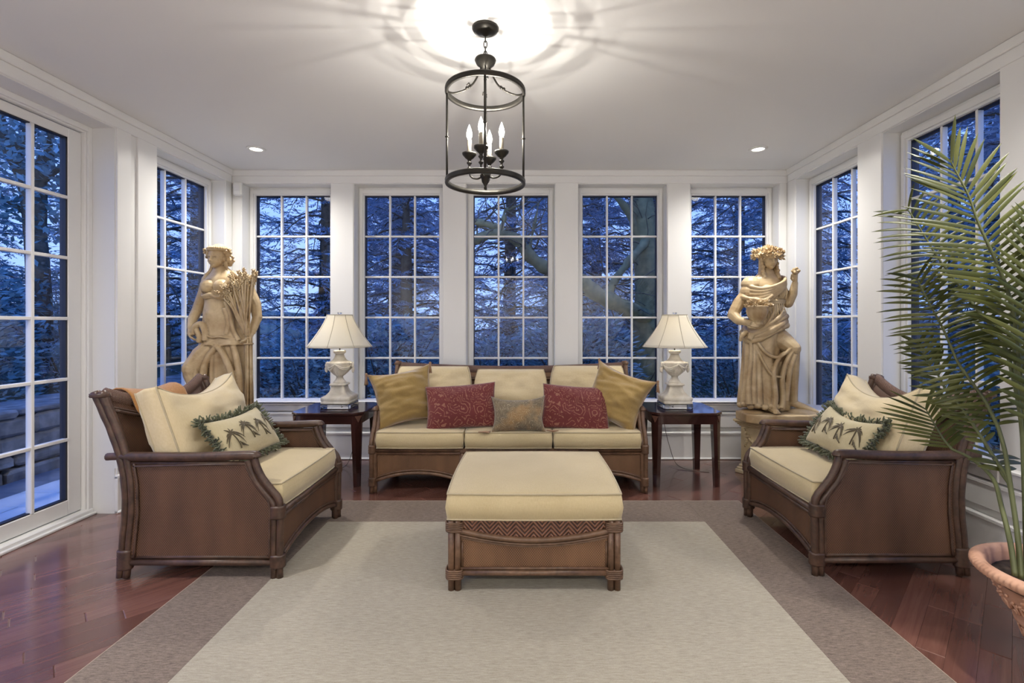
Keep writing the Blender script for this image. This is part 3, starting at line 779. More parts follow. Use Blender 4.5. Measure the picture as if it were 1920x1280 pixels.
# ---------------------------------------------------------------- throw pillows
def tassel(mb, p, d, L=.075):
    p=Vector(p); d=Vector(d).normalized()
    mb.ball(p,(.011,.011,.011),8); 
    mb.tube([p,p+d*L*.25,p+d*L*.3,p+d*L],[.006,.010,.007,.016],10)
    for k in range(8):
        a=2*PI*k/8; o=Vector((math.cos(a),math.sin(a),0))*.010
        mb.tube([p+d*L*.3+o*.5,p+d*L*.7+o,p+d*L*1.08+o*1.4],.0028,4)
def pillow(name,label,cat,mat,mtx,w,h,t,group=None,pip=None,**kw):
    mb,r0,r1,us=cushion_mesh(w,h,t,0,**kw)
    root=empty(name,(0,0,0),label=label,cat=cat,group=group); root.matrix_world=mtx
    mb.build('cover',mat,root)
    if pip: p=MB(); p.tube(r0,.0035,6,closed=True); p.build('edge_cord',pip,root)
    return root,r0
# gold velvet pillows with tassels
def goldp(label,mtx,seed,down):
    root,r0=pillow('velvet_pillow',label,'pillow',M['gold'],mtx,.49,.45,.27,'gold velvet pillows',M['tassel'],conc=.13,wr=.042,seed=seed,k=-.12,pw=.5,n=44)
    N=len(r0)//4; inv=mtx.to_3x3().inverted()
    for k in range(4):
        c=r0[k*N]; mb=MB(); tassel(mb,c*1.03,inv@Vector(down if k>=2 else (0,-.5,-1)),.08); mb.build('tassel',M['tassel'],root)
goldp('gold velvet pillow with tassels at the left end of the sofa',TR(-.985,3.99,.70)@RZ(.30)@RX(-.33)@RY(-.16),3,(0,0,-1))
goldp('gold velvet pillow with tassels at the right end of the sofa',TR(.735,3.97,.70)@RZ(-.42)@RX(-.33)@RY(.33),8,(0,0,-1))
pillow('paisley_pillow','red paisley pillow left of the small floral pillow','pillow',M['red'],TR(-.51,3.91,.635)@RZ(.06)@RX(-.40)@RY(-.07),.56,.36,.16,'red paisley pillows',None,conc=.05,wr=.008,seed=4,k=-.04,pw=.55,n=30)
pillow('paisley_pillow','red paisley pillow right of the small floral pillow','pillow',M['red'],TR(.40,3.91,.625)@RZ(-.06)@RX(-.40)@RY(.06),.54,.36,.16,'red paisley pillows',None,conc=.05,wr=.008,seed=6,k=-.04,pw=.55,n=30)
fp,r0=pillow('floral_pillow','small brown floral pillow with corner tassels in the middle of the sofa','pillow',M['floral'],TR(-.055,3.80,.585)@RX(-.45)@RY(-.02),.42,.27,.15,None,None,conc=.13,wr=.006,seed=9,k=-.06,pw=.5,n=28,ears=.02)
N=len(r0)//4
for k in (0,1):
    mb=MB(); c=r0[k*N]+Vector((0,-.01,.014)); 
    for q in range(7): mb.tube([c,c+Vector(((-1 if k==0 else 1)*.03+.006*(q-3),-.02,-.006-.002*q)),c+Vector(((-1 if k==0 else 1)*.06+.010*(q-3),-.03,-.012))],.0045,5)
    mb.build('tassel',M['tassel'],fp)
# lumbar pillows with fringe and embroidered palms
def lumbar(label,mtx,seed,sag,flip=1):
    w,h,t=.54,.28,.15
    mb,r0,r1,us=cushion_mesh(w,h,t,0,conc=.04,wr=.006,seed=seed,k=-.03,pw=.5,n=30,sag=sag)
    root=empty('fringed_pillow',(0,0,0),label=label,cat='pillow',group='fringed lumbar pillows'); root.matrix_world=mtx
    mb.build('cover',M['linen'],root)
    R=random.Random(seed); fr=MB()
    def edge(a,b,c0):
        n=len(r0); L=int((b-a)*520)
        for i in range(L):
            f=a+(b-a)*i/L; x=f*n; i0=int(x)%n; p=r0[i0].lerp(r0[(i0+1)%n],x-int(x))
            out=Vector((p.x/(w/2)*abs(p.x/(w/2))**3,0,p.z/(h/2)*abs(p.z/(h/2))**3)); out=out.normalized() if out.length>0 else Vector((0,0,1))
            e=p+out*R.uniform(.012,.040)+Vector((R.uniform(-.018,.018),R.uniform(-.036,.016),R.uniform(-.014,.014)))
            m=(p+e)/2+Vector((R.uniform(-.01,.01),R.uniform(-.012,.012),R.uniform(-.008,.008)))
            fr.tube([p,m,e],[.0042,.005,.0035],4)
    edge(0,1,0); fr_o=fr.build('fringe',M['fringe'],root); fr_o['kind']='stuff'
    # embroidered palm trees following the surface
    def S(x,z):
        u=max(-.98,min(.98,x/(w/2))); v=max(-.98,min(.98,(z+ (sag*.4*(1-u*u)))/(h/2)))
        X,Z=superpos(u,v,w,h,-.03,.04,sag); f=max(0,(1-abs(u)**2.2)*(1-abs(v)**2.2)); return Vector((X,-(t/2*f**.5)-.0035,Z))
    em=MB()
    for (cx_,cz_,s) in ((-.19,.01,1.0),(-.06,.035,1.05),(.07,.02,1.0),(.19,.035,.95)):
        cx_*=flip
        for a0 in (-2.6,-1.9,-1.2,-.6,.0,.5,1.1,1.8,2.5):
            if a0==-.6: pass
            L=.070*s*R.uniform(.8,1.1); pts=[]
            ang=PI/2-a0*.62
            for i in range(6):
                q=i/5; x=cx_+math.cos(ang)*L*q; z=cz_+math.sin(ang)*L*q*.8-.075*q*q*s*abs(math.cos(ang)+.15)
                pts.append(S(x,z))
            em.tube(pts,[.0015,.0045,.0058,.0045,.003,.001],6,flat=.4)
        pts=[S(cx_+.006*math.sin(q*3)+.012*q*q,cz_-.10*q*s) for q in np.linspace(0,1,7)]
        em.tube(pts,.0035,5)
        for q in range(4):
            pts=[S(cx_+.02+q*.008,cz_-.06-q*.01),S(cx_+.03+q*.012,cz_-.09-q*.005)]; em.tube(pts,.003,4)
    em.build('embroidered_palms',M['embro'],root)
    return root
lumbar('green-fringed linen pillow embroidered with palms on the left armchair',TR(-1.665,2.90,.645)@RZ(PI/2)@RX(-.62)@RY(.0),21,.02)
lumbar('green-fringed linen pillow embroidered with palms on the right armchair',TR(1.875,2.90,.650)@RZ(-PI/2-.05)@RX(-.60)@RY(.03),31,.045)
# rust throw over the back of the left armchair
mb=MB(); vs=[];fs=[]; NN=16; MM=12
for i in range(NN+1):
    y=2.63+.42*i/NN
    t=(y-2.465)/WCH; zt=.95-.09*(1-abs(2*t-1)**1.8)
    for j in range(MM+1):
        q=j/MM; 
        if q<.45: r=q/.45; x=-.90+.0*r+.05*(1-r); z=zt-.12*(1-r)+.02
        elif q<.6: r=(q-.45)/.15; x=-.90-.115*r; z=zt+.028+.018*math.sin(PI*r)
        else: r=(q-.6)/.4; x=-1.015-.01*r+.05*r; z=zt+.02-.20*r
        bump_=.014*noise.noise(Vector((y*9,q*4,2)))
        vs.append((x+bump_*.6,y-2.465,z+abs(bump_)))
for i in range(NN):
    for j in range(MM): a=i*(MM+1)+j; fs.append((a,a+1,a+MM+2,a+MM+1))
mb.add(vs,fs); th=mb.build('folded_throw',M['throw']); th.location=(-1.228,2.465,.008)
md=th.modifiers.new('thick','SOLIDIFY'); md.thickness=.014; md.offset=1
md=th.modifiers.new('sub','SUBSURF'); md.levels=1; md.render_levels=1
tag(th,'rust and gold patterned throw folded over the left armchair back','throw blanket')

# ---------------------------------------------------------------- end tables
def end_table(xc,label):
    x0,x1,y0,y1=-.282,.282,-.275,.275; c=.062
    root=empty('end_table',(xc,4.135,0),label=label,cat='side table',group='dark mahogany end tables')
    def oct_(e): return [(x0+c-e*.4,y0-e),(x1-c+e*.4,y0-e),(x1+e,y0+c-e*.4),(x1+e,y1-c+e*.4),(x1-c+e*.4,y1+e),(x0+c-e*.4,y1+e),(x0-e,y1-c+e*.4),(x0-e,y0+c-e*.4)]
    mb=MB(); a=oct_(0);b=oct_(.006); n=8
    vs=[(x,y,.568) for x,y in a]+[(x,y,.573) for x,y in b]+[(x,y,.584) for x,y in b]+[(x,y,.590) for x,y in a]
    fs=[(k*n+i,k*n+(i+1)%n,(k+1)*n+(i+1)%n,(k+1)*n+i) for k in range(3) for i in range(n)]+[tuple(range(24,32)),tuple(reversed(range(8)))]
    mb.add(vs,fs,False); mb.build('table_top',M['mahogany'],root)
    mb=MB(); mb.prism([(x*.97,y*.97) for x,y in a],.500,.568); mb.build('apron',M['mahogany'],root)
    for sx in (-1,1):
        for sy in (-1,1):
            vs=[];K=9
            for k in range(K):
                q=k/(K-1); z=.566*(1-q); w=.075-.030*q**.8; d=.012*math.sin(PI*q)*-1
                X=x1*.985-.004; Y=y1*.985-.004; ch=.040-.022*q
                X-= .030*q**.6*.35; Y-=.030*q**.6*.35
                pl=[(X,Y-ch),(X-ch,Y),(X-w,Y),(X-w,Y-w),(X,Y-w)]
                vs+=[(sx*x,sy*y,z) for x,y in pl]
            fs=[(k*5+i,k*5+(i+1)%5,(k+1)*5+(i+1)%5,(k+1)*5+i) for k in range(K-1) for i in range(5)]+[tuple(range(5)),tuple(reversed(range((K-1)*5,K*5)))]
            mb=MB(); mb.add(vs,fs,False); l=mb.build('leg',M['mahogany'],root)
            X=x1*.985-.004;Y=y1*.985-.004;e=.003
            mb=MB(); tri=[Vector((sx*(X+.001-.003),sy*(Y-.040-.003),.562)),Vector((sx*(X-.040-.003),sy*(Y+.001-.003),.562)),Vector((sx*(X-.020),sy*(Y-.020),.512))]
            o=Vector((sx,sy,0)).normalized()*.005
            mb.add([p+o for p in tri]+[p-o for p in tri],[(0,1,2),(5,4,3),(0,3,4,1),(1,4,5,2),(2,5,3,0)],False); mb.build('corner_inlay',M['mahogany_lite'],l)
    return root
end_table(-1.578,'dark mahogany end table left of the sofa'); end_table(1.282,'dark mahogany end table right of the sofa')

# ---------------------------------------------------------------- table lamps
def table_lamp(x,y,label,cord):
    z0=.591
    root=empty('table_lamp',(x,y,z0),label=label,cat='table lamp',group='urn table lamps with bell shades')
    sqf=lambda r,z,a: r/max(abs(math.cos(a)),abs(math.sin(a)))*(.985 if abs(abs(math.cos(a))-abs(math.sin(a)))<.1 else 1)
    MB().box(-.118,.118,-.118,.118,0,.040,.004).build('acrylic_base',M['acrylic'],root)
    mb=MB(); mb.lathe([(.112,.040),(.116,.044),(.116,.058),(.112,.064),(.116,.070),(.118,.090),(.112,.098),(.100,.104),(.082,.115),(.066,.135),(.056,.160),(.052,.182),(.064,.188),(.066,.198),(.060,.204),(.030,.208)],32,fn=sqf); mb.build('plinth',M['lampstone'],root)
    mb=MB(); fl_=lambda r,z,a: r*(1+.06*math.cos(14*a) if (.235<z<.255 or .27<z<.33) else 1)
    mb.lathe([(.0,.205),(.050,.205),(.052,.212),(.045,.222),(.032,.236),(.025,.252),(.030,.262),(.046,.275),(.068,.296),(.084,.322),(.092,.348),(.098,.366),(.100,.374),(.094,.380),(.076,.386),(.056,.398),(.044,.416),(.036,.436),(.034,.446),(.046,.455),(.050,.462),(.050,.474),(.044,.478),(.0,.479)],48,fn=fl_); ub=mb.build('urn',M['lampstone'],root)
    mb=MB()
    for k in range(4):
        a0=PI/4*1+k*PI/2-PI/2
        for dr,dz,rr in ((0,0,.0065),(.002,-.014,.0055),(.001,-.026,.0045)):
            pts=[]
            for i in range(13):
                q=i/12; a=a0+(q-.5)*PI/2; z=.366+dz*math.sin(PI*q)*1.0-.034*math.sin(PI*q); rad=interp([.262,.275,.296,.322,.348,.366],[.030,.046,.068,.084,.092,.098],z)+.005+dr
                pts.append(Vector((rad*math.cos(a),rad*math.sin(a),z)))
            mb.tube(pts,rr,6)
        a=a0+PI/4
    mb.build('swags',M['lampstone'],ub)
    for s in (-1,1):
        mb=MB()
        mb.ball((s*.104,0,.368),(.016,.014,.014),10); mb.ball((s*.110,-.004,.350),(.013,.014,.016),10); mb.ball((s*.106,.008,.345),(.013,.012,.014),8)
        mb.tube([(s*.108,0,.345),(s*.113,0,.322),(s*.112,0,.302),(s*.109,0,.290)],[.011,.015,.012,.004],8)
        mb.tube([(s*.084,-.03,.36),(s*.10,-.016,.37),(s*.112,-.006,.362),(s*.116,-.008,.34)],[.007,.009,.008,.005],6)
        mb.build('handle',M['lampstone'],root)
    mb=MB(); mb.tube([(0,0,.478),(0,0,.56)],.006,8); mb.tube([(0,0,.54),(-.05,0,.60),(-.055,0,.68),(0,0,.775),(.055,0,.68),(.05,0,.60),(0,0,.54)],.0022,5); mb.lathe([(.014,.55),(.016,.57),(.016,.60),(.012,.605)],16); mb.build('harp',M['iron'],root)
    mb=MB(); mb.lathe([(.0,.605),(.012,.607),(.016,.622),(.028,.650),(.030,.668),(.020,.692),(.0,.702)],16); mb.build('bulb',M['bulb_soft'],root)
    prof=[]
    for i in range(13):
        q=i/12; r=.104+(.266-.104)*(q**1.32); prof.append((r,.775-.267*q))
    def sfn(r,z,a): 
        c=(a/(PI/4))%1; return r*(1-.018*math.sin(PI*c))
    mb=MB(); mb.lathe(prof,64,fn=sfn); me=mb.mesh('shade')
    # open ends: remove caps
    import bmesh
    bm=bmesh.new(); bm.from_mesh(me); bmesh.ops.delete(bm,geom=[f for f in bm.faces if len(f.verts)>4],context='FACES'); bm.to_mesh(me); bm.free()
    sh=link('shade',me,M['shade'],root); md=sh.modifiers.new('t','SOLIDIFY'); md.thickness=.0012
    mb=MB()
    for k in range(8):
        a=k*PI/4+ .0; mb.tube([Vector(((r+.002)*math.cos(a),(r+.002)*math.sin(a),z)) for r,z in prof],.0022,5)
    for r,z in (prof[0],prof[-1]): mb.tube([Vector((sfn(r,z,2*PI*i/48)*math.cos(2*PI*i/48),sfn(r,z,2*PI*i/48)*math.sin(2*PI*i/48),z)) for i in range(48)],.0035,5,closed=True)
    mb.build('shade_ribs',M['shade_rib'],sh)
    mb=MB(); mb.lathe([(0,.775),(.008,.777),(.008,.782),(.018,.785),(.018,.797),(.015,.800),(0,.801)],16); mb.build('finial',M['acrylic'],root)
    mb=MB(); mb.tube(smooth_pts([Vector(p)-Vector((x,y,z0)) for p in cord],6),.0028,6); mb.build('power_cord',M['cord'],root)
    lamp('POINT','table_lamp_glow',(x,y,z0+.655),LAMP_W,(1,.93,.82),.03)
LAMP_W=40
M['bulb_soft']=emit('frosted_bulb',(1,.86,.65),12)
M['cord']=simple('clear_brown_cord',(.10,.085,.07),.4)
table_lamp(-1.564,4.135,'white stone urn lamp with bell shade on the left end table',[(-1.564,4.25,.60),(-1.56,4.43,.597),(-1.555,4.46,.55),(-1.55,4.46,.40),(-1.555,4.45,.20),(-1.60,4.40,.03),(-1.68,4.32,.004),(-1.75,4.30,.004)])
table_lamp(1.258,4.135,'white stone urn lamp with bell shade on the right end table',[(1.258,4.25,.60),(1.26,4.43,.597),(1.262,4.46,.55),(1.26,4.46,.40),(1.30,4.44,.20),(1.36,4.40,.03),(1.48,4.30,.004),(1.60,4.27,.004)])

# ---------------------------------------------------------------- chandelier
cxh,cyh=-.197,2.42
ch=empty('lantern_chandelier',(cxh,cyh,0),label='open round bronze lantern chandelier with four lit candle bulbs',cat='chandelier')
mb=MB(); mb.lathe([(.066,CEIL-.001),(.066,CEIL-.006),(.060,CEIL-.016),(.040,CEIL-.026),(.018,CEIL-.032),(.009,CEIL-.04),(0,CEIL-.045)],40); mb.build('canopy',M['iron'],ch)
for i,z in enumerate((2.700,2.672,2.644,2.622)):
    pts=[Vector((.008*math.cos(a)*(1 if i%2 else 0),.008*math.cos(a)*(0 if i%2 else 1),z+.019*math.sin(a))) for a in [2*PI*k/14 for k in range(14)]]
    mb=MB(); mb.tube(pts,.0026,6,closed=True); mb.build('chain_link',M['iron'],ch)
mb=MB(); mb.lathe([(0,2.612),(.010,2.610),(.012,2.604),(.050,2.600),(.053,2.593),(.044,2.574),(.022,2.556),(.010,2.548),(0,2.545)],32); mb.build('bell_cap',M['iron'],ch)
RR=.188
for nm,z in (('top_ring',2.437),('bottom_ring',1.992)):
    mb=MB(); vs=[];n=72; prof=[(RR+.008,z-.012),(RR+.010,z-.006),(RR+.006,z),(RR+.010,z+.006),(RR+.008,z+.012),(RR-.006,z+.012),(RR-.006,z-.012)]
    for k in range(n):
        a=2*PI*k/n
        vs+=[(r*math.cos(a),r*math.sin(a),zz) for r,zz in prof]
    m_=len(prof); fs=[(k*m_+i,k*m_+(i+1)%m_,((k+1)%n)*m_+(i+1)%m_,((k+1)%n)*m_+i) for k in range(n) for i in range(m_)]
    mb.add(vs,fs); mb.build(nm,M['iron'],ch)
for k in range(4):
    a=math.radians(4)+k*PI/2; c,s=math.cos(a),math.sin(a)
    mb=MB(); mb.tube([(RR*c,RR*s,1.985),(RR*c,RR*s,2.445)],.0055,8); mb.ball((RR*c,RR*s,2.212),(.010,.010,.005),10); mb.ball((RR*c,RR*s,2.212),(.007,.007,.010),8); mb.build('upright_bar',M['iron'],ch)
    pts=smooth_pts([Vector((.012,0,2.575)),Vector((.036,0,2.52)),Vector((.062,0,2.475)),Vector((.10,0,2.445)),Vector((.15,0,2.428)),Vector((RR-.004,0,2.432))],5)
    a2=a; R_=RZ(a2)
    mb=MB(); mb.tube([R_@p for p in pts],.0048,7)
    for d in (-.006,.006): mb.ball(tuple(R_@Vector((.085+d,0,2.458-d*.4))),(.008,.008,.008),8)
    mb.tube([R_@Vector(p) for p in ((.075,0,2.470),(.080,.012,2.474),(.090,.014,2.462))],.003,5)
    mb.build('scroll_arm',M['iron'],ch)
mb=MB(); mb.tube([(0,0,2.55),(0,0,2.02)],.0055,8); mb.lathe([(0,1.955),(.006,1.958),(.008,1.965),(.005,1.972),(.010,1.982),(.018,1.995),(.020,2.010),(.026,2.016),(.026,2.028),(.018,2.034),(.010,2.046),(0,2.048)],24); mb.ball((0,0,2.33),(.008,.008,.009),8); mb.build('center_rod',M['iron'],ch)
CANDLE_W=6
for k in range(4):
    a=math.radians(-10)+k*PI/2; rr=.082; x,y=rr*math.cos(a),rr*math.sin(a)
    zc=2.118
    cr=empty('candle_arm',(x,y,0)); cr.parent=ch
    mb=MB(); ix,iy=-x,-y
    mb.tube(smooth_pts([Vector((ix*.8,iy*.8,2.022)),Vector((ix*.5,iy*.5,2.012)),Vector((ix*.15,iy*.15,2.02)),Vector((0,0,2.045)),Vector((0,0,2.08))],5),.0045,7)
    mb.lathe([(0,2.05),(.006,2.055),(.012,2.062),(.012,2.066),(.005,2.072),(.006,2.082),(.013,2.090),(.013,2.094),(.007,2.100),(.010,2.108),(.020,2.116),(.034,2.132),(.036,2.140),(.031,2.141),(.012,2.133),(0,2.133)],28); mb.build('candle_cup',M['iron'],cr)
    mb=MB(); mb.lathe([(.0,2.133),(.0105,2.134),(.0105,2.205),(.0095,2.209),(.0,2.209)],16); mb.build('candle_sleeve',M['sleeve'] if 'sleeve' in M else M.setdefault('sleeve',simple('candle_sleeve',(.40,.36,.28),.5)),cr)
    mb=MB(); mb.lathe([(0,2.209),(.007,2.210),(.013,2.222),(.0145,2.236),(.011,2.256),(.005,2.272),(.0015,2.282),(0,2.284)],16); mb.build('bulb',M['bulb'],cr)
    lamp('POINT','candle_flame',(cxh+x,cyh+y,2.243),CANDLE_W,(1,.94,.85),.005)

# ---------------------------------------------------------------- statues
def remesh(mb,name,mat,parent,mtx=None,vox=.0058,sm=2):
    me=mb.mesh(name+'_raw'); o=bpy.data.objects.new(name+'_raw',me); COL.objects.link(o)
    m=o.modifiers.new('r','REMESH'); m.mode='VOXEL'; m.voxel_size=vox
    m=o.modifiers.new('s','SMOOTH'); m.iterations=sm; m.factor=.5
    dg=bpy.context.evaluated_depsgraph_get(); dg.update(); ev=o.evaluated_get(dg)
    nm=bpy.data.meshes.new_from_object(ev); nm.name=name; bpy.data.objects.remove(o)
    nm.materials.clear(); nm.polygons.foreach_set('use_smooth',[True]*len(nm.polygons))
    return link(name,nm,mat,parent,mtx)
def loft(mb,rings,n=56,sub=6,base=None):
    R=np.array(rings,float); K=len(R); zs=np.arange(K); q=np.linspace(0,K-1,(K-1)*sub+1)
    P=np.stack([np.interp(q,zs,R[:,c]) for c in range(R.shape[1])],1)
    # smooth columns
    for _ in range(2): P[1:-1]=(P[:-2]+2*P[1:-1]+P[2:])/4
    vs=[]
    for (cx,cy,z,rx,ry,amp,nf,ph) in P:
        for k in range(n):
            a=2*PI*k/n
            f=1+amp*(.6*math.cos(nf*a+ph)+.4*math.cos((nf*1.0-4)*a*1.0+ph*1.7) if nf>5 else math.cos(nf*a+ph))
            fr=.5+.5*math.cos(a+PI/2)
            vs.append((cx+rx*math.cos(a)*f,cy+ry*math.sin(a)*f,z))
    L=len(P); fs=[(i*n+k,i*n+(k+1)%n,(i+1)*n+(k+1)%n,(i+1)*n+k) for i in range(L-1) for k in range(n)]
    fs+=[tuple(reversed(range(n))),tuple(range((L-1)*n,L*n))]
    mb.add(vs,fs)
def limb(mb,pts,rs,n=12):
    mb.tube([Vector(p) for p in pts],rs,n); 
    for p,r in zip(pts,rs): mb.ball(p,r*.99,12)
HEADS=[]
def head(mb,c,yaw=0,pitch=0,s=1.0):
    m=TR(*c)@RZ(yaw)@RX(pitch)@Matrix.Scale(s,4); HEADS.append(m)
    B=lambda p,r: mb.ball((0,0,0),r,18,m=m@TR(*p))
    B((0,.012,.022),(.066,.078,.076)); B((0,-.020,-.022),(.050,.050,.060)); B((0,-.040,-.060),(.026,.026,.022)); B((0,-.030,.0),(.054,.038,.05))
    for s_ in (-1,1): B((s_*.064,.012,-.008),(.008,.014,.020))
    mb.tube([m@Vector((0,.02,-.03)),m@Vector((0,.028,-.14))],[.040,.046],14)
def carve(o,m):
    """press eye sockets, nose, lips and chin into the face of a remeshed figure"""
    inv=m.inverted(); G=lambda x,z,cx,cz,sx,sz: math.exp(-((x-cx)/sx)**2-((z-cz)/sz)**2)
    for v in o.data.vertices:
        p=inv@v.co
        if p.y>-.015 or abs(p.x)>.07 or abs(p.z)>.10: continue
        x,z=abs(p.x),p.z
        d=-.017*math.exp(-(x/.0085)**2)*math.exp(-((z+.020)/.012)**2)-.010*math.exp(-(x/.0065)**2)*math.exp(-((z-.000)/.016)**2)-.006*G(x,z,.010,-.025,.006,.006)
        d+=.011*G(x,z,.025,.004,.014,.010)-.0055*G(x,z,.025,.002,.009,.0055)-.005*G(x,z,.022,.021,.022,.006)
        d+=.006*G(x,z,0,-.047,.018,.0030)-.0065*G(x,z,0,-.041,.014,.0042)-.0065*G(x,z,0,-.053,.012,.0045)+.004*G(x,z,0,-.061,.016,.004)-.005*G(x,z,0,-.073,.014,.009)-.003*G(x,z,.034,-.025,.014,.014)
        w=min(1,(-.015-p.y)/.02); v.co=m@Vector((p.x,p.y+d*w*1.15,p.z))
    o.data.update()
def hand(mb,p,d,side,curl,s=1.0,th=None):
    """palm at p pointing along d; fingers curl towards curl"""
    p=Vector(p); d=Vector(d).normalized(); sd=Vector(side).normalized(); cu=Vector(curl).normalized()
    mb.tube([p-d*.02*s,p+d*.03*s,p+d*.055*s],[.021*s,.026*s,.022*s],10)
    for i,L in enumerate((.062,.070,.064,.050)):
        o=p+d*.050*s+sd*(.0145*(i-1.5))*s
        a=o+d*L*.42*s+cu*L*.10*s; b=a+(d*.5+cu*.85)*L*.36*s; c=b+(cu*1.0-d*.15)*L*.28*s
        mb.tube([o-d*.01*s,a,b,c],[.0088*s,.0082*s,.0076*s,.0062*s],8)
    o=p+sd*-.024*s; mb.tube([o,o+(-sd*.6+d*.6+cu*.3)*.03*s,o+(-sd*.35+d*1.1+cu*.9)*.05*s],[.0105*s,.0095*s,.0075*s],8)

# pedestals
def pedestal(x,y,label,rz=PI/4):
    root=empty('pedestal',(x,y,0),rz,label,'pedestal','square garlanded pedestals')
    mb=MB(); b=.165
    for (w,z0,z1) in ((.200,0,.035),(.190,.035,.055),(.178,.055,.075)): mb.box(-w,w,-w,w,z0,z1,.006)
    mb.build('base',M['pedestal'],root)
    MB().box(-b,b,-b,b,.075,.405,.006).build('shaft',M['pedestal'],root)
    mb=MB()
    for (w,z0,z1) in ((.176,.405,.420),(.188,.420,.434),(.202,.434,.446),(.212,.446,.468)): mb.box(-w,w,-w,w,z0,z1,.005)
    mb.build('cornice',M['pedestal'],root)
    R=random.Random(5)
    for k in range(4):
        g=MB()
        for i in range(30):
            q=i/29; X=-.115+.23*q; Z=.345-.10*math.sin(PI*q)+R.uniform(-.012,.012)
            g.ball((X+R.uniform(-.008,.008),-b-.004,Z),(R.uniform(.010,.019),.014,R.uniform(.009,.016)),7,m=None)
        for s in (-1,1):
            for i in range(7): g.ball((s*(.118+R.uniform(-.008,.008)),-b-.003,.35-.018*i),(.012,.012,.012),7)
            g.tube([(s*.118,-b-.002,.36),(s*.10,-b-.006,.39),(s*.13,-b-.006,.385),(s*.118,-b-.002,.36)],.006,6)
        g.build('garland',M['pedestal'],root,RZ(k*PI/2))
    return root
SRX,SRY=2.105,4.24; SLX,SLY=-2.44,4.01
pedestal(SRX,SRY,'square ochre stone pedestal with carved garlands under the basket statue',math.radians(38))
pedestal(SLX,SLY,'square ochre stone pedestal hidden behind the left armchair',math.radians(-30))

# right statue: basket and raised flower
sr=empty('basket_statue',(SRX,SRY,.469),label='ochre garden statue of a wreathed woman holding a flower basket, right corner',cat='statue')
mb=MB()
mb.prism([(-.27,-.16),(-.20,-.21),(-.05,-.235),(.20,-.24),(.33,-.19),(.345,-.08),(.30,.10),(.15,.16),(-.18,.16),(-.28,.02)],0,.075); 
mb.ball((.24,-.10,.075),(.12,.10,.035),14); mb.ball((-.18,-.06,.07),(.10,.11,.03),14)
remesh(mb,'plinth',M['statue'],sr,vox=.007)
mb=MB()
loft(mb,[(-.095,-.02,.115,.170,.135,.13,9,0.3),(-.098,-.02,.20,.165,.13,.13,9,.35),(-.092,-.02,.34,.152,.125,.11,9,.4),(-.085,-.02,.50,.146,.125,.09,9,.5),(-.070,-.015,.64,.155,.125,.06,9,.6),(-.055,-.01,.74,.160,.125,.03,9,.8),(-.035,-.01,.84,.142,.115,.015,9,.9),(-.012,0,.93,.122,.105,.01,9,1),(.0,0,1.0,.118,.10,.012,14,1),(-.005,0,1.08,.130,.108,.01,14,1),(-.015,.005,1.15,.142,.10,.0,9,1),(-.02,.01,1.21,.125,.085,0,9,1),(-.02,.012,1.25,.075,.062,0,9,1),(-.012,.012,1.30,.042,.045,0,9,1)],n=90,sub=7)
# rear drapery behind the free leg
loft(mb,[(.06,.03,.08,.14,.10,.12,8,.1),(.07,.03,.25,.135,.10,.12,8,.3),(.07,.03,.45,.12,.10,.09,8,.6),(.06,.02,.62,.10,.10,.05,8,.9),(.04,.01,.75,.09,.09,.0,8,1)],n=60,sub=6)
# thigh, bare knee, shin, foot
limb(mb,[(.03,-.02,.74),(.075,-.08,.68),(.135,-.135,.615)],[.085,.082,.062]); 
limb(mb,[(.135,-.13,.60),(.148,-.105,.47),(.165,-.075,.30),(.185,-.055,.17)],[.056,.052,.042,.031])
limb(mb,[(.185,-.05,.145),(.235,-.10,.125),(.30,-.155,.098)],[.032,.029,.020])
for i in range(5): mb.tube([(.285+.012*i-.02,-.13-.004*i,.10),(.305+.012*i-.02,-.165-.0*i,.092)],[.011,.008],7)
limb(mb,[(-.045,-.14,.115),(-.035,-.20,.095)],[.032,.022])
for i in range(5): mb.tube([(-.06+.012*i,-.20,.092),(-.06+.012*i,-.226+.003*abs(i-1),.086)],[.009,.007],7)
# gathered folds falling from the knee, and big skirt folds
def fold(pts,r,n=8): 
    P=smooth_pts([Vector(p) for p in pts],5); K=len(P); mb.tube(P,[ (r[0]+(r[1]-r[0])*i/(K-1)) if not callable(r) else r(i/(K-1)) for i in range(K)],n)
fold([(.115,-.17,.60),(.06,-.165,.50),(.035,-.15,.35),(.045,-.14,.20),(.03,-.15,.12)],(.018,.026))
fold([(.13,-.175,.57),(.095,-.17,.46),(.085,-.15,.33),(.075,-.14,.18)],(.020,.022))
fold([(.12,-.165,.60),(.02,-.16,.56),(-.04,-.16,.42),(-.03,-.17,.25),(-.04,-.17,.12)],(.014,.026))
fold([(-.17,-.10,.70),(-.10,-.155,.58),(0,-.165,.545),(.10,-.17,.62)],(.012,.014))
fold([(-.19,-.08,.70),(-.12,-.15,.50),(-.06,-.165,.40),(.02,-.16,.38)],(.010,.010))
for x0,x1,r in ((-.20,-.235,.020),(-.17,-.19,.020),(-.13,-.145,.022),(-.10,-.095,.018)):
    fold([(x0,-.09,.70),(x0-.01,-.115,.52),(x1,-.125,.34),(x1-.005,-.14,.15)],(r*.55,r*1.25))
for k in range(9):
    a=PI+.15+k*.33; mb.ball((-.095+.172*math.cos(a),-.02+.138*math.sin(a),.128+.012*(k%2)),(.030,.028,.024),10)
